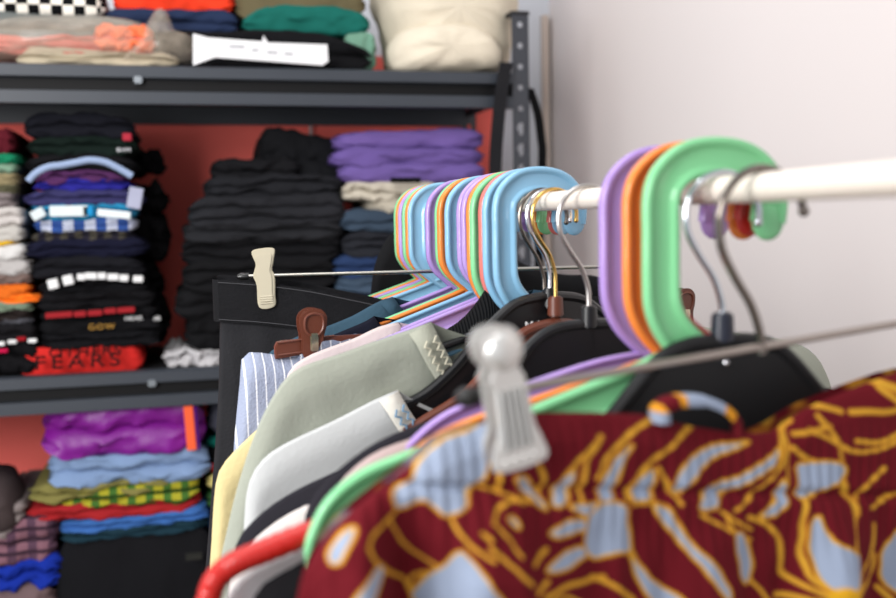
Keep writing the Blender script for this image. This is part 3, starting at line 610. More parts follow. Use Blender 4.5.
# brown clip hanger
_d = (HP[9].d+HP[10].d)/2; PS = Plane(_d, yawfor(_d, (311, 334), (684, 310))); t = thing('clip_hanger', 'brown plastic clip hanger holding the blue pinstriped shorts', 'hanger', 'clip hangers on the rail', PS)
q0 = PS.un(311, 334); q1 = PS.un(681, 313)
wire_hook(t, darkst, .018, -.08, -.01)
bl = [PS.un(*p) for p in ((275, 344), (280, 339), (350, 335), (420, 331))]; br_ = [PS.un(*p) for p in ((420, 343), (350, 347), (302, 355), (277, 356.5), (275, 344))]
L_ = [(q0[0]-.033, q0[1]-.009), (q0[0]-.031, q0[1]-.005), (q0[0]-.026, q0[1]-.004), (q0[0]+.02, q0[1]-.003), (-.02, q0[1]-.003), (0, -.088), (.02, q0[1]-.003), (q1[0]-.02, q0[1]-.003), (q1[0]+.004, q0[1]-.005), (q1[0]+.004, q0[1]-.015), (q1[0]-.02, q0[1]-.014), (0, q0[1]-.014), (q0[0]+.02, q0[1]-.014), (q0[0]-.028, q0[1]-.0195), (q0[0]-.033, q0[1]-.0195)]
plate('bar', L_, -.003, .003, brownp, t, .0008)
for z_ in (-.0055, -.0165): tubeo('bar_rib', [(q0[0]-.031, -.0032, q0[1]+z_), (q0[0]+.02, -.0032, q0[1]+z_+.003)], .0011, brownp, t, 6)
clip_round('clip', (q0[0], q0[1]+.001), math.radians(-3), t, mat((98, 52, 37), .3, 'plastic', 0, .5, 10, .02, 0), 1.13, 'brown', -.0045); clip_round('clip', (q1[0], q0[1]+.001), 0, t, mat((98, 52, 37), .3, 'plastic', 0, .5, 10, .02, 0), 1.13, 'brown', -.0045)

# ================================================================ GARMENTS
def resample(pts, n):
    P = np.array(pts, float); d = np.r_[0, np.cumsum(np.hypot(*np.diff(P, axis=0).T))]
    t = np.linspace(0, d[-1], n); return np.c_[np.interp(t, d, P[:, 0]), np.interp(t, d, P[:, 1])]
def garment(P, name, label, left, m, right=None, shift=0, scoop=None, bscoop=.012, th=.006, zbot=-.62, fold=.006, cat='shirt', nv=46, nt=64, seed=0, off=0, group='garments hanging on the rail', kf=38, collar=None, flare=0):
    Lp = [P.un(p[0], p[1], off) for p in left]; Lp = [tuple(v) for v in catmull(Lp, 5)]
    Lp.append((Lp[-1][0]-flare, min(zbot+.01, Lp[-1][1]-.01)))
    if right: Rp = [tuple(v) for v in catmull([P.un(p[0], p[1], off) for p in right], 5)]; Rp.append((Rp[-1][0], min(zbot+.01, Rp[-1][1]-.01)))
    else: Rp = [(2*shift-a, z) for a, z in Lp]
    Ls = resample(Lp, nt)[::-1]; Rs = resample(Rp, nt); nL, nR = Ls[-1], Rs[0]; ns = 60
    def neck(dep__):
        out = []
        for i in range(1, ns):
            t = i/ns; a = nL[0]+(nR[0]-nL[0])*(t*.75+.25*(.5-.5*math.cos(math.pi*t))); zb = nL[1]+(nR[1]-nL[1])*t
            out.append((a, zb-dep__*math.sin(math.pi*t)**.9))
        return out
    same = scoop is None and abs(nL[0]-nR[0]) < 1e-4
    mid_f = [] if same else neck(scoop or 0); mid_b = [] if same else neck(bscoop if scoop else 0)
    Tf = list(map(tuple, Ls)) + mid_f + list(map(tuple, Rs if not same else Rs[1:])); Tb = list(map(tuple, Ls)) + mid_b + list(map(tuple, Rs if not same else Rs[1:]))
    aL, aR = Ls[0][0], Rs[-1][0]; n = len(Tf); bm = bmesh.new(); sides = []
    for sgn, T in ((-1, Tf), (1, Tb)):
        grid = []
        for i, (a, z) in enumerate(T):
            ab = aL+(aR-aL)*i/(n-1); col = []
            for j in range(nv+1):
                v = (j/nv)**1.35; A = a+(ab-a)*v; Z = z+(zbot-z)*v; dist = math.hypot(ab-a, zbot-z)*v
                e = math.sin(min(1, dist/.018)*math.pi/2)
                w_ = min(1, dist/.12); f_ = fold*w_*(noise.noise(Vector((A*kf, Z*3+seed, seed)))*1.3+.6*noise.noise(Vector((A*kf*.4, Z*5, seed*2)))) + .0015*noise.noise(Vector((A*40, Z*40, seed)))*min(1, dist/.02)
                col.append(bm.verts.new((A, off+sgn*th*e*(1+.4*w_)+f_, Z)))
            grid.append(col)
        sides.append(grid)
        for i in range(n-1):
            for j in range(nv): bm.faces.new((grid[i][j], grid[i+1][j], grid[i+1][j+1], grid[i][j+1]))
    bmesh.ops.remove_doubles(bm, verts=bm.verts, dist=2e-5)
    o = link(name, tome(bm, True, 0), m); P.place(o); tag(o, label, cat, group)
    if collar:
        cm, cw, stm = collar
        for dd, sg, nm in ((scoop, -1, 'neckband'), (bscoop, 1, 'neckband')):
            C = [nL]+neck(dd)+[nR]; bm = bmesh.new(); rows = []
            k0 = len(C)
            for i, p in enumerate(C):
                a = C[max(0, i-1)]; b_ = C[min(k0-1, i+1)]; tx, tz = b_[0]-a[0], b_[1]-a[1]; l_ = math.hypot(tx, tz)+1e-9; nx_, nz_ = tz/l_, -tx/l_
                row = []
                for q_, (s_, h_) in enumerate(((0, .0), (.0012, .0022), (cw*.5, .0026), (cw-.001, .002), (cw, .0))):
                    px_, pz_ = p[0]+nx_*s_, p[1]+nz_*s_
                    if i in (0, k0-1): px_ = p[0]+(s_ if i else -s_)*.93; pz_ = p[1]-s_*.36
                    e = [.0, .45, 1, 1.05, 1.0][q_] if i not in (0, k0-1) else .1
                    row.append(bm.verts.new((px_, off+sg*(th*e*1.3+h_), pz_)))
                rows.append(row)
            for i in range(k0-1):
                for j in range(4): bm.faces.new((rows[i][j], rows[i][j+1], rows[i+1][j+1], rows[i+1][j]))
            nb = link(nm, tome(bm, True, 0), cm, o)
            if stm and sg < 0:
                bm = bmesh.new()
                for lane in (.35, .75):
                    Z_ = []
                    for i in range(1, k0-1):
                        r0 = rows and None
                        for h2, ss in ((0, lane-.1), (.5, lane+.1)):
                            a = C[i]; b_ = C[i+1]; p = (a[0]+(b_[0]-a[0])*h2, a[1]+(b_[1]-a[1])*h2); tx, tz = b_[0]-a[0], b_[1]-a[1]; l_ = math.hypot(tx, tz)+1e-9
                            for z3 in (0, 1):
                                pass
                            s_ = cw*ss; Z_.append((p[0]+tz/l_*s_, off-(th*1.37+.0046), p[1]-tx/l_*s_))
                    tube(bm, Z_, .0009, 5)
                link('stitching', tome(bm), stm, nb)
    return o
# far black jacket beyond the hangers
garment(Plane(1.215, 4), 'black_jacket', 'black jacket hanging at the far end of the rail', [(470, 222), (420, 222), (398, 228), (386, 240), (377, 258), (372, 280), (368, 330), (360, 420)], blk,
        right=[(471, 222), (520, 262), (560, 274), (600, 277), (625, 300), (630, 420)], seed=1, cat='jacket', th=.012)
# black trousers on the beige clip hanger
pblk = mat((50, 50, 54), .9, 'denim', 0, .2, 90, .15, .4); P = PP
o = garment(P, 'black_trousers', 'black denim trousers hanging from the beige clip by the waistband', [(330, 306), (280, 300), (240, 296), (222, 298), (220, 320), (218, 400), (211, 500), (203, 598)], pblk,
        right=[(331, 306), (420, 318), (560, 318), (600, 330), (604, 400), (610, 598)], seed=2, cat='trousers', th=.01, fold=.006, off=.004)
# waistband loop
loopf = [PP.un(*p) for p in ((219, 300), (262, 303), (310, 309), (360, 319), (430, 332), (520, 330), (640, 318))]
bm = bmesh.new(); C = catmull(loopf, 5); k0 = len(C); wb = 21*1.04/1000
front = [(p[0], -.0115, p[1]) for p in C]; back = [(p[0], .021, p[1]+.004) for p in C][::-1]
lp_ = front + [(front[-1][0]+.008, .004, front[-1][2])] + back + [(front[0][0]-.0045, .016, front[0][2]+.001), (front[0][0]-.0065, .005, front[0][2]), (front[0][0]-.0045, -.006, front[0][2])]
rows = [[bm.verts.new((x, y+(0 if q in (0, 1, 2) else 0)-.0012*(q == 1), z+h)) for q, h in enumerate((wb, 0, -wb))] for x, y, z in lp_]
for i in range(len(rows)):
    for j in range(2): bm.faces.new((rows[i][j], rows[i][j+1], rows[(i+1) % len(rows)][j+1], rows[(i+1) % len(rows)][j]))
r = bmesh.ops.solidify(bm, geom=list(bm.faces), thickness=.002)
wbo = link('waistband', tome(bm, True, 50), mat((56, 56, 60), .9, 'denim', 0, .2, 90, .15, .4), o)
for dz in (wb*.88, -wb*.88): tubeo('seam', [(p[0], p[1]-.0022, p[2]+dz) for p in front], .0005, fb((72, 72, 75)), wbo, 5)
# teal, navy, pale strap pieces
garment(HP[6], 'teal_shirt', 'dark teal shirt bunched on the purple hanger behind brown clip', [(393, 297), (384, 299), (370, 306), (352, 316), (325, 327), (296, 337), (270, 352), (260, 372), (256, 420), (255, 598)], mat((52, 76, 92), .9, 'cloth', 0, .15, 60, .15, .3), scoop=.05, seed=4, th=.008, fold=.006, collar=(mat((50, 74, 90), .9, 'cloth', 0, .15, 60, .15, .3), .016, None))
garment(HP[8], 'navy_camisole', 'very dark navy top with thin straps behind pinstriped shorts', [(374, 316), (364, 322), (345, 330), (322, 340), (300, 355), (288, 385), (285, 440), (285, 598)], fb((28, 30, 48)), scoop=.06, seed=5, off=-.004, cat='top', th=.008)
garment(HP[10], 'pale_pink_camisole', 'pale pink grey top on the nearer lilac hanger of the pair', [(398, 322), (378, 327), (355, 338), (330, 347), (306, 357), (290, 370), (282, 400), (280, 480), (280, 598)], fb((206, 192, 190)), scoop=.06, seed=6, cat='top', off=-.001, th=.0045)
# blue seersucker shorts
ss = mat((150, 158, 180), .9, 'stripes', 0, .15, 120, .06, .5, (226, 228, 234))
o = garment(PS, 'pinstriped_shorts', 'pale blue white pinstriped shorts hanging from brown clip', [(400, 350), (330, 354), (290, 356), (252, 352), (242, 358), (240, 380), (236, 420), (233, 460), (230, 520), (224, 598)], ss,
        right=[(401, 350), (560, 345), (660, 336), (672, 350), (676, 420), (680, 598)], seed=7, cat='shorts', th=.012, fold=.004, off=.004)
bm = bmesh.new(); rg = []
A0, Z0 = PS.un(275, 349); zt_ = PS.un(275, 343)[1]; zb_ = PS.un(275, 372)[1]
nn = 80
for i in range(nn):
    an = 2*math.pi*i/nn; ca, sa = math.cos(an), math.sin(an); cx_ = .012; hx = .205
    a = cx_+hx*(1 if ca > 0 else -1)*abs(ca)**.55; y = .004+.021*(1 if sa > 0 else -1)*abs(sa)**.8; wz = .0012*math.sin(an*30)
    rg.append([bm.verts.new((a, y, zt_+wz)), bm.verts.new((a, y-.0015, (zt_+zb_)/2)), bm.verts.new((a*1.0, y, zb_))])
for i in range(nn):
    for j in range(2): bm.faces.new((rg[i][j], rg[i][j+1], rg[(i+1) % nn][j+1], rg[(i+1) % nn][j]))
bmesh.ops.solidify(bm, geom=list(bm.faces), thickness=.0015)
link('waistband', tome(bm, True, 60), ss, o)
# ribbed black garment with pointed strap
ribm = mat((24, 24, 27), .85, 'rib', 0, .2, 120, .2, .8)
garment(HP[14], 'black_ribbed_camisole', 'black ribbed top with pointed shoulder behind the blue hangers', [(486, 288), (478, 300), (466, 315), (452, 326), (430, 338), (400, 352), (360, 375), (330, 410), (320, 598)], ribm,
        right=[(487, 288), (495, 298), (510, 306), (540, 300), (600, 296), (640, 305), (700, 330), (740, 380), (745, 598)], seed=8, cat='top', th=.007)
# yellow shirt
garment(HP[12], 'yellow_shirt', 'pale yellow shirt peeking out left of the grey green shirt', [(420, 350), (340, 372), (285, 405), (250, 436), (228, 458), (218, 474), (214, 500), (211, 550), (207, 598)], mat((210, 194, 144), .9, 'cloth', 0, .15, 60, .1, .3), scoop=.06, seed=9, th=.006)
# grey-green tee
gg = mat((156, 160, 148), .9, 'cloth', 0, .15, 80, .06, .2); PT = PD
garment(PT, 'grey_green_shirt', 'sage grey t-shirt with ribbed neckband on the blue hanger', [(431, 322), (405, 331), (372, 342), (339, 354), (308, 364), (290, 374), (277, 390), (263, 415), (250, 447), (236, 492), (226, 535), (217, 575), (212, 610)], gg,
        right=[(665, 322), (700, 326), (745, 334), (790, 341), (813, 353), (826, 373), (834, 402), (840, 480), (844, 600)], scoop=.095, bscoop=.02, seed=10, off=-.0005, th=.006, collar=(mat((166, 168, 154), .9, 'cloth', 0, .15, 200, .06, .4), .021, fb((196, 192, 172))), fold=.005)
# light grey tee
lg = mat((192, 194, 194), .9, 'cloth', 0, .15, 80, .04, .15); PL = PCh
garment(PL, 'light_grey_shirt', 'light grey t-shirt with white neckband and blue stitching', [(398, 390), (374, 400), (345, 415), (318, 428), (292, 440), (270, 453), (256, 468), (248, 487), (245, 510), (243, 545), (240, 600)], lg,
        scoop=.1, bscoop=.04, seed=11, off=-.0035, th=.0048, collar=(fb((224, 220, 210)), .017, fb((112, 148, 178))), fold=.004)
# charcoal
ch = mat((52, 50, 58), .9, 'cloth', 0, .15, 80, .1, .2)
garment(PSi, 'charcoal_shirt', 'charcoal shirt drooping in front of the light grey one', [(480, 400), (455, 415), (425, 432), (395, 444), (360, 460), (330, 474), (300, 488), (272, 505), (252, 522), (240, 536), (234, 552), (230, 575), (226, 605)], ch, scoop=.06, seed=12, th=.006)
garment(Plane(PSi.d*.55+PNP.d*.45, 3), 'white_blouse', 'off white top between two charcoal garments at lower left', [(450, 430), (410, 450), (360, 482), (325, 498), (300, 508), (276, 522), (256, 538), (243, 552), (232, 575), (226, 605)], fb((216, 208, 204)), scoop=.06, seed=13, th=.005, cat='top')
garment(Plane(PSi.d*.25+PNP.d*.75, 2), 'charcoal_vest', 'narrow charcoal vest with straight armhole edge behind the pink one', [(505, 398), (470, 408), (430, 420), (398, 432), (370, 446), (345, 464), (325, 482), (312, 498), (306, 512), (303, 540), (300, 605)], ch, scoop=.06, seed=14, th=.005, cat='vest')
garment(PNP, 'mauve_shirt', 'dusty pink beige shirt on the near purple hanger', [(436, 432), (410, 439), (380, 450), (358, 464), (340, 482), (326, 502), (319, 520), (316, 560), (314, 605)], fb((180, 160, 158)), scoop=.05, seed=15, th=.009)
garment(PNO, 'speckled_blouse', 'multicoloured speckled top peeking behind the green hanger arm', [(444, 434), (425, 441), (402, 453), (380, 468), (362, 488), (352, 515), (350, 605)], mat((200, 178, 150), .9, 'plaid', 0, .1, 160, .1, .2, (170, 90, 90)), scoop=.04, seed=16, th=.006, cat='top')
garment(PNG, 'black_blouse', 'black top with a pale grey panel at the bottom left', [(420, 500), (350, 530), (318, 552), (290, 568), (268, 580), (256, 592), (250, 610), (246, 640)], fb((34, 32, 36)), scoop=.03, seed=17, th=.004, cat='top', off=.012)
garment(PNR, 'white_shirt', 'white shirt hanging below the red hanger shoulder', [(420, 500), (340, 530), (290, 552), (262, 564), (240, 578), (228, 594), (222, 612), (218, 640)], fb((200, 198, 200)), scoop=.03, seed=18, th=.004, off=.011)

# ================================================================ PATTERNED SKIRT
PK = pfor(762, 10, 0, -.07);
def cl(o, s): return lambda q: [(o[0]+a/s, o[1]+b/s) for a, b in q]
cL = cl((290, 400), 2.89); cR = cl((590, 370), 2.624)
polys = [cL(q) for q in ([(355, 190), (420, 120), (500, 90), (575, 60), (570, 130), (545, 220), (500, 260), (490, 300), (440, 325), (400, 300), (370, 285), (300, 310), (290, 260), (340, 225)],
    [(95, 420), (130, 370), (175, 350), (150, 400), (125, 445), (97, 450)], [(150, 545), (215, 465), (245, 460), (250, 490), (200, 560), (160, 572)],
    [(360, 600), (390, 510), (430, 460), (470, 420), (500, 450), (540, 510), (575, 600)], [(630, 220), (660, 215), (720, 300), (690, 292)],
    [(735, 290), (760, 235), (805, 195), (795, 250), (770, 295)], [(725, 372), (790, 337), (870, 342), (896, 372), (830, 370), (760, 387)],
    [(715, 482), (760, 440), (830, 415), (896, 430), (830, 452), (780, 482)], [(790, 295), (896, 290), (940, 330), (900, 350), (810, 315)], [(598, 325), (618, 322), (632, 345), (622, 352)])]
polys += [cR(q) for q in ([(5, 340), (15, 275), (60, 210), (90, 190), (60, 260), (40, 340)], [(92, 335), (110, 280), (150, 255), (148, 330)],
    [(200, 312), (212, 260), (262, 210), (330, 190), (402, 185), (330, 217), (270, 252), (227, 312)], [(262, 352), (300, 300), (370, 270), (440, 230), (482, 200), (470, 242), (390, 292), (330, 322), (310, 357)],
    [(428, 377), (465, 330), (490, 280), (502, 330), (470, 372)], [(530, 240), (640, 238), (642, 280), (590, 312), (530, 332), (525, 290)],
    [(545, 400), (570, 370), (590, 430), (655, 460), (662, 490), (640, 540), (600, 562), (560, 530), (545, 460)], [(760, 470), (803, 410), (850, 430), (850, 590), (780, 565), (760, 510)],
    [(355, 420), (382, 420), (410, 470), (415, 540), (400, 557), (380, 530), (365, 470)], [(150, 353), (190, 358), (232, 430), (290, 490), (333, 560), (325, 592), (290, 540), (220, 450)],
    [(0, 350), (75, 345), (92, 420), (100, 470), (60, 472), (0, 492), (-30, 430)], [(95, 480), (150, 540), (232, 602), (150, 602), (110, 530)])]
st = []
for q, w in (([(570, 60), (575, 130), (545, 220)], 9), ([(205, 400), (220, 370), (265, 345), (300, 310)], 7), ([(205, 400), (225, 440), (260, 480), (330, 530), (350, 570)], 7), ([(280, 340), (300, 380), (350, 440), (415, 475)], 6),
             ([(450, 335), (480, 390), (550, 440)], 7), ([(545, 405), (600, 460), (660, 510)], 8), ([(560, 340), (575, 300), (620, 275), (650, 285)], 7), ([(560, 340), (600, 390), (630, 430)], 6), ([(525, 365), (545, 385)], 8),
             ([(430, 520), (460, 450), (480, 420)], 5), ([(580, 180), (590, 250)], 8), ([(510, 235), (600, 262), (700, 292)], 6), ([(700, 180), (715, 230), (700, 265)], 9), ([(740, 270), (790, 200), (880, 100)], 8), ([(820, 290), (835, 180), (885, 100)], 7),
             ([(710, 555), (780, 530), (896, 508)], 10), ([(675, 460), (720, 420)], 10), ([(680, 540), (720, 510)], 10), ([(700, 600), (760, 560), (830, 580)], 7), ([(370, 600), (350, 540), (390, 500)], 5)): st.append((cL(q), w/2.89*.86))
for q, w in (([(0, 275), (30, 220), (90, 160), (165, 122)], 8), ([(80, 330), (110, 270), (180, 200), (272, 140)], 8), ([(160, 250), (190, 300), (215, 345)], 7), ([(360, 360), (420, 310), (480, 250), (500, 200)], 6),
             ([(480, 220), (500, 150), (520, 130)], 9), ([(520, 165), (560, 155), (610, 145)], 8), ([(510, 200), (560, 230), (610, 238), (640, 240), (620, 170), (580, 115)], 8), ([(560, 85), (600, 95), (640, 105)], 9), ([(665, 105), (740, 105), (810, 95)], 10),
             ([(675, 180), (730, 185), (810, 150)], 8), ([(720, 20), (770, 40), (810, 60)], 14), ([(740, 40), (790, 85), (810, 120)], 10), ([(640, 280), (665, 340), (670, 365)], 12), ([(680, 330), (720, 280), (750, 250)], 7), ([(720, 355), (760, 330), (810, 318)], 7),
             ([(670, 365), (655, 430), (650, 470)], 6), ([(605, 570), (540, 520), (528, 430), (540, 335)], 9), ([(400, 380), (450, 400), (485, 450), (490, 520), (540, 555), (605, 575)], 9), ([(730, 400), (720, 480), (670, 530), (605, 575)], 9),
             ([(740, 480), (730, 540), (660, 580)], 9), ([(480, 585), (605, 588)], 10), ([(605, 575), (560, 620)], 9), ([(605, 575), (660, 620)], 9), ([(270, 370), (340, 410), (405, 440)], 6), ([(325, 365), (405, 412)], 6),
             ([(95, 345), (180, 350), (232, 430)], 7), ([(75, 345), (100, 470), (150, 560), (205, 602)], 7), ([(0, 540), (50, 560), (105, 600)], 9), ([(490, 90), (500, 180), (500, 330)], 5)): st.append((cR(q), w/2.624*.86))
star = cR([(605, 575)])[0]
rnd = random.Random(3)
for _ in range(46):
    x = rnd.uniform(100, 1300); y = rnd.uniform(615, 1300); a = rnd.uniform(0, 6.28); Lq = rnd.uniform(40, 90)
    q = [(x, y), (x+Lq*math.cos(a)+8, y+Lq*math.sin(a)), (x+1.9*Lq*math.cos(a+.25), y+1.9*Lq*math.sin(a+.25))]
    st.append((q, rnd.uniform(2, 4)))
    if rnd.random() < .6:
        w = rnd.uniform(8, 18); nx_, ny_ = -math.sin(a), math.cos(a)
        polys.append([(x+30, y+30), (x+30+Lq*.5*math.cos(a)+w*nx_, y+30+Lq*.5*math.sin(a)+w*ny_), (x+30+Lq*math.cos(a), y+30+Lq*math.sin(a)), (x+30+Lq*.5*math.cos(a)-w*nx_, y+30+Lq*.5*math.sin(a)-w*ny_)])
for _ in range(26):
    x = rnd.uniform(905, 1500); y = rnd.uniform(330, 620); a = rnd.uniform(0, 6.28); Lq = rnd.uniform(40, 80)
    st.append(([(x, y), (x+Lq*math.cos(a), y+Lq*math.sin(a)), (x+1.8*Lq*math.cos(a+.4), y+1.8*Lq*math.sin(a+.4))], rnd.uniform(2, 4)))
MAR, YEL, YE2, BLU = [np.array(lin(c)[:3]) for c in ((96, 16, 26), (202, 156, 50), (190, 122, 36), (146, 158, 180))]
def seg_d(X, Y, q):
    D = np.full(X.shape, 1e9)
    for (x0, y0), (x1, y1) in zip(q[:-1], q[1:]):
        dx, dy = x1-x0, y1-y0; t = np.clip(((X-x0)*dx+(Y-y0)*dy)/(dx*dx+dy*dy+1e-9), 0, 1); D = np.minimum(D, (X-x0-t*dx)**2+(Y-y0-t*dy)**2)
    return np.sqrt(D)
def inside(X, Y, q):
    c = np.zeros(X.shape, bool)
    for (x0, y0), (x1, y1) in zip(q, q[1:]+q[:1]):
        if y0 == y1: continue
        c ^= ((y0 > Y) != (y1 > Y)) & (X < (x1-x0)*(Y-y0)/(y1-y0)+x0)
    return c
def pattern(X, Y):
    C = np.tile(MAR, X.shape+(1,)); C = C*(1+.06*np.sin(X*1.3)[..., None])
    X = X + .6*np.sin(Y*.21)+.3*np.sin(X*.3+Y*.2); Y = Y+.5*np.sin(X*.17)
    best = np.full(X.shape, 1e9)
    for q, w in st:
        sm = [tuple(v) for v in catmull(q, 4)]; x0 = min(p[0] for p in sm)-9; x1 = max(p[0] for p in sm)+9; y0 = min(p[1] for p in sm)-9; y1 = max(p[1] for p in sm)+9
        mk = (X > x0) & (X < x1) & (Y > y0) & (Y < y1)
        if not mk.any(): continue
        d = np.full(X.shape, 1e9); d[mk] = seg_d(X[mk], Y[mk], sm); k_ = np.clip((w-d)/1.0+.5, 0, 1)[..., None]
        inner = np.clip((w*.55-d)/1.5+.5, 0, 1)[..., None]; C = C*(1-k_)+(YE2*(1-inner)+YEL*inner)*k_
    for q in polys:
        sm = [tuple(v) for v in catmull(q, 3, True)]; x0 = min(p[0] for p in sm)-9; x1 = max(p[0] for p in sm)+9; y0 = min(p[1] for p in sm)-9; y1 = max(p[1] for p in sm)+9
        mk = (X > x0) & (X < x1) & (Y > y0) & (Y < y1)
        if not mk.any(): continue
        xs, ys = X[mk], Y[mk]; d = seg_d(xs, ys, sm+[sm[0]]); ins = inside(xs, ys, sm); sd = np.where(ins, d, -d)
        ko = np.clip((sd+2.1)/1.0, 0, 1)[..., None]; ki = np.clip((sd-1.2)/1.0, 0, 1)[..., None]; o_ = C[mk]
        mid = np.clip((sd+1.4)/1.6, 0, 1)[..., None]
        C[mk] = o_*(1-ko)+(YE2*(1-mid)+YEL*mid)*(ko-ki*ko)+BLU*ki*ko
    d = np.hypot(X-star[0], Y-star[1]); k_ = np.clip((15-d)/4, 0, 1)[..., None]; C = C*(1-k_)+np.array(lin((214, 160, 34))[:3])*k_
    return C
# front surface: path in plan from left fold to the right end, and its top edge in photo pixels
topx = [286, 292, 300, 312, 330, 352, 375, 400, 420, 440, 465, 490, 530, 560, 600, 640, 662, 690, 715, 742, 770, 782, 800, 818, 835, 862, 896, 940, 1000, 1060, 1100]
topy = [640, 600, 572, 550, 528, 508, 490, 472, 456, 438, 428, 422, 414, 413, 413, 414, 419, 426, 430, 434, 432, 424, 411, 402, 395, 384, 372, 362, 356, 362, 380]
clipA = PK.un(512, 390)[0]
def planpt(px):
    """world point of the skirt's front sheet under photo column px"""
    r = ray(px, 450); k_ = r[0]/r[1]
    # plane PK, with a smooth bend left of the clip so it runs level there
    def at(s):
        if s >= clipA-.01: P = PK.world(s, -.004, 0); return P[0], P[1]
        P = PK.world(clipA-.01, -.004, 0); e = (clipA-.01)-s; an = PK.th*math.exp(-e/.03)
        # integrate bend
        x, y = P[0], P[1]; n = 10
        for i in range(n): a_ = PK.th*math.exp(-(e*(i+.5)/n)/.03); x -= math.cos(a_)*e/n; y -= math.sin(a_)*e/n
        return x, y
    lo, hi = -.45, .4
    for _ in range(40):
        mid = (lo+hi)/2; x, y = at(mid)
        if x/y < k_: lo = mid
        else: hi = mid
    return at((lo+hi)/2)
NXf = 800
pxs = np.linspace(286, 1100, NXf); tys = np.interp(pxs, topx, topy)
cols = [planpt(p) for p in pxs]
def zat(x, y, px, py):
    r = ray(px, py); return CH + r[2]*math.hypot(x, y)/math.hypot(r[0], r[1])
NR = 230; bm = bmesh.new(); lay = bm.verts.layers.float_color.new('Col')
VX = np.zeros((NXf, NR)); VY = np.zeros((NXf, NR)); G_ = []
zlow_ = CH-.62
pat = np.zeros((NXf, NR))
rowsY = []
for i, (px, (x, y)) in enumerate(zip(pxs, cols)):
    ty = tys[i]; d = np.r_[np.linspace(0, max(60, 625-ty), NR-40), max(60, 625-ty)+np.linspace(1, 1, 40).cumsum()*18]
    VX[i] = px; VY[i] = ty+d
CP = pattern(VX, VY)
nrm = []
for i in range(NXf):
    a = cols[max(0, i-1)]; b_ = cols[min(NXf-1, i+1)]; tx_, ty_ = b_[0]-a[0], b_[1]-a[1]; l_ = math.hypot(tx_, ty_); nrm.append((ty_/l_, -tx_/l_))
arc = np.r_[0, np.cumsum([math.hypot(cols[i+1][0]-cols[i][0], cols[i+1][1]-cols[i][1]) for i in range(NXf-1)])]
tot = arc[-1]
for i in range(NXf):
    x, y = cols[i]; px = pxs[i]; nx_, ny_ = nrm[i]; colv = []; s = arc[i]
    edge = min(1, s/.015); seamy = 487+ (px-560)*.02
    for j in range(NR):
        py = VY[i, j]; z = zat(x, y, px, py); dtop = (py-VY[i, 0])*.00045
        rib = .0005*math.sin(s*900+2*noise.noise(Vector((s*30, z*20, 0))))*max(0, 1-abs(py-min(seamy, 500))/75)**.5 if abs(py-seamy) < 75 else 0
        belly = .006*edge*min(1, dtop/.012)**.5
        drop = max(0, py-seamy)*.00045
        fld = min(.02, .5*drop)*(noise.noise(Vector((s*26, z*2.5, 5)))+.5*noise.noise(Vector((s*60, z*5, 8))))+.002*noise.noise(Vector((s*45, z*45, 2)))
        seam = -.003*math.exp(-((py-seamy)/5)**2)
        off = belly+rib+fld+seam
        if j == 0: off *= .2
        v = bm.verts.new((x+nx_*off, y+ny_*off, z)); v[lay] = tuple(CP[i, j])+(1,); colv.append(v)
    G_.append(colv)
for i in range(NXf-1):
    for j in range(NR-1): bm.faces.new((G_[i][j], G_[i+1][j], G_[i+1][j+1], G_[i][j+1]))
me = bpy.data.meshes.new('m'); bm.to_mesh(me); front_vs = [[v.co.copy() for v in c] for c in G_]; bm.free(); front_me = me
bm = bmesh.new(); lay = bm.verts.layers.float_color.new('Col')
bk = []
for i in list(range(0, NXf, 10))+([NXf-1] if (NXf-1) % 10 else []):
    x, y = cols[i]; nx_, ny_ = nrm[i]; q = min(arc[i], tot-arc[i]); dd = .016*min(1, q/.02)**.5 - .002; cb = []
    for j in range(0, NR, 10):
        z = front_vs[i][j].z+(.001 if 745 < pxs[i] < 785 else 0); v = bm.verts.new((x-nx_*dd, y-ny_*dd, z-(.002 if j == 0 else 0))); v[lay] = tuple(CP[i, j])+(1,); cb.append(v)
    bk.append(cb)
for i in range(len(bk)-1):
    for j in range(len(bk[0])-1): bm.faces.new((bk[i][j], bk[i][j+1], bk[i+1][j+1], bk[i+1][j]))
fm = bpy.data.materials.new('leaf print fabric'); fm.use_nodes = True; nt = fm.node_tree; b = nt.nodes['Principled BSDF']
at_ = nt.nodes.new('ShaderNodeVertexColor'); at_.layer_name = 'Col'; nt.links.new(at_.outputs['Color'], b.inputs['Base Color']); b.inputs['Roughness'].default_value = .9; b.inputs['Specular IOR Level'].default_value = .15
me = bpy.data.meshes.new('m'); bm.to_mesh(me); bm.free()
for q_ in (me, front_me):
    for p in q_.polygons: p.use_smooth = True
sk = link('patterned_skirt', front_me, fm); link('back_panel', me, fm, sk); tag(sk, 'maroon skirt with yellow outlined pale blue leaves, in the foreground', 'skirt')
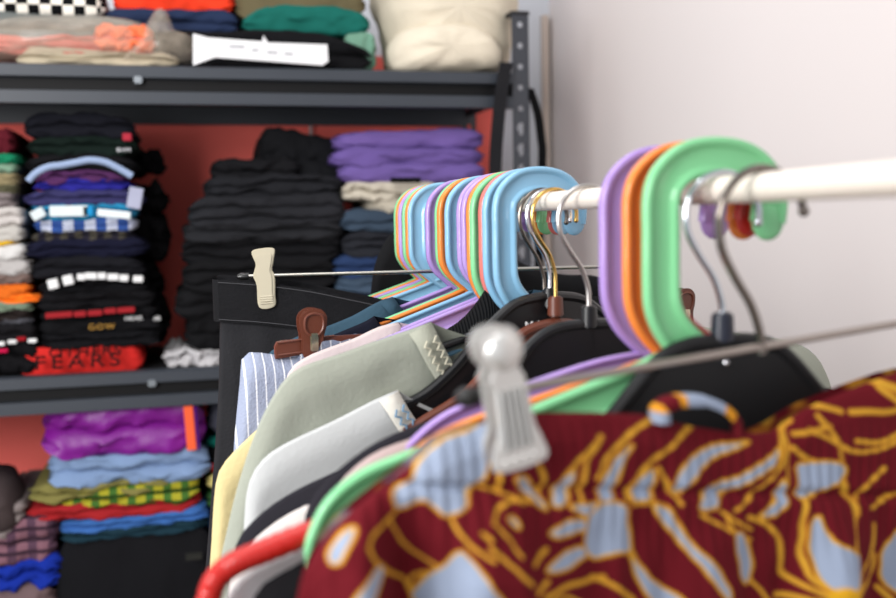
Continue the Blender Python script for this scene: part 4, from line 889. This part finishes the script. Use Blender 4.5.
# fabric hanging loop standing on the waistband
P = PK; lpz = [P.un(*p) for p in ((643, 420), (644, 404), (656, 394), (675, 391), (695, 393), (714, 402), (726, 416), (728, 430))]
C = catmull(lpz, 8); bm = bmesh.new(); lay = bm.verts.layers.float_color.new('Col'); rows = []
for i, p in enumerate(C):
    t_ = i/len(C); c = MAR if (.18 < t_ < .34 or t_ > .78) else (BLU if .4 < t_ < .68 or t_ < .1 else np.array(lin((206, 140, 36))[:3]))
    a = C[max(0, i-1)]; b_ = C[min(len(C)-1, i+1)]; tx_, tz_ = b_[0]-a[0], b_[1]-a[1]; l_ = math.hypot(tx_, tz_); nx_, nz_ = tz_/l_, -tx_/l_
    r0 = []
    for s_, y_ in ((0, -.0), (.001, -.006), (.009, -.008), (.0095, -.0065), (.0015, .003)):
        k_ = .8 if t_ > .5 else .9
        v = bm.verts.new((p[0]+nx_*s_*.7*k_, y_-.006, p[1]+nz_*s_*.7*k_)); v[lay] = tuple(c)+(1,); r0.append(v)
    rows.append(r0)
for i in range(len(rows)-1):
    for j in range(5): bm.faces.new((rows[i][j], rows[i][(j+1) % 5], rows[i+1][(j+1) % 5], rows[i+1][j]))
me = bpy.data.meshes.new('m'); bm.to_mesh(me); bm.free()
for p in me.polygons: p.use_smooth = True
lo = link('belt_loop', me, fm, sk); lo.location = PK.O; lo.rotation_euler = (0, 0, PK.th)

# skirt hanger
t = thing('clip_hanger', 'steel bar hanger with ribbed silver clip gripping the maroon skirt', 'hanger', 'clip hangers on the rail', PK)
e0, e1 = PK.un(470, 397), PK.un(896, 323.5); sl = (e1[1]-e0[1])/(e1[0]-e0[0]); e1 = (.19, e0[1]+sl*(.19-e0[0]))
wire_hook(t, metal((130, 122, 116), .22), .0275, e0[1]-sl*e0[0], -.018, .0022, 12)
#open('/tmp/dbg.txt', 'w').write(str([round(p.d, 3) for p in HP])+' near %.3f %.3f %.3f wire %.3f %.3f %.3f %.3f PB %.3f PK %.3f PP %.3f %.2f PS %.3f %.2f clip %s end %s' % (PNP.d, PNO.d, PNG.d, PD.d, PCh.d, PGo.d, PSi.d, PB.d, PK.d, PP.d, math.degrees(PP.th), PS.d, math.degrees(PS.th), PK.un(512, 390), PK.un(896, 324)))
tubeo('bar', [(e0[0], 0, e0[1]), (e1[0], 0, e1[1])], .0021, metal((168, 160, 154), .32), t, 12)
for e in (e0, e1): tubeo('end_cap', [(e[0]-.007, 0, e[1]), (e[0]-.003, 0, e[1]), (e[0]+.004, 0, e[1])], [.0025, .0048, .004], plastic((24, 24, 24), .4), t, 12)
q = PK.un(509, 389, -.02); sm_ = mat((222, 221, 218), .26, 'clip steel', .6, .5, 30, .05, 0)
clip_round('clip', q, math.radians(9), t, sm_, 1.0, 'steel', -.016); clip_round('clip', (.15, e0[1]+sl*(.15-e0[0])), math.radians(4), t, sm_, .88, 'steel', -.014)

# ================================================================ LIGHT, WORLD, CAMERA
def area(name, loc, tgt, size, power, col=(1, 1, 1)):
    l = bpy.data.lights.new(name, 'AREA'); l.size = size; l.energy = power; l.color = col; o = bpy.data.objects.new(name, l); COL.objects.link(o)
    o.location = loc; o.rotation_euler = (Vector(tgt)-Vector(loc)).to_track_quat('-Z', 'Y').to_euler(); return o
area('window_light', (-1.6, -1.2, 2.5), (.35, 1.2, 1.3), 1.1, 28, (1, .98, .96))
area('rack_fill_light', (-1.1, .1, 1.75), (-.3, 2.4, 1.3), .8, 32, (1, .98, .97))  # added fill light, brightens the shelves and the red sheet
area('wall_light', (-.4, 1.6, 2.6), (.95, 1.3, 1.6), .8, 3, (1, .98, .98))
area('ceiling_light', (-.2, .7, 3.0), (.2, 1.2, 1.2), 1.0, 14, (1, .97, .94))
w = bpy.data.worlds.new('World'); SC.world = w; w.use_nodes = True
bg = w.node_tree.nodes['Background']; bg.inputs[0].default_value = (.93, .96, 1, 1); bg.inputs[1].default_value = .7
cam = bpy.data.cameras.new('Camera'); co = bpy.data.objects.new('Camera', cam); COL.objects.link(co)
cam.sensor_width = 36; cam.lens = F/896*36; cam.clip_start = .02
# camera axes in world: rows of the world basis expressed in camera space
M = Matrix(((S[0], S[1], S[2]), (R[0], R[1], R[2]), (U[0], U[1], U[2]))).to_4x4(); M.translation = (0, 0, CH); co.matrix_world = M
cam.dof.use_dof = True; cam.dof.focus_distance = .95; cam.dof.aperture_fstop = 5.0
SC.camera = co
SC.view_settings.view_transform = 'Standard'; SC.view_settings.look = 'None'
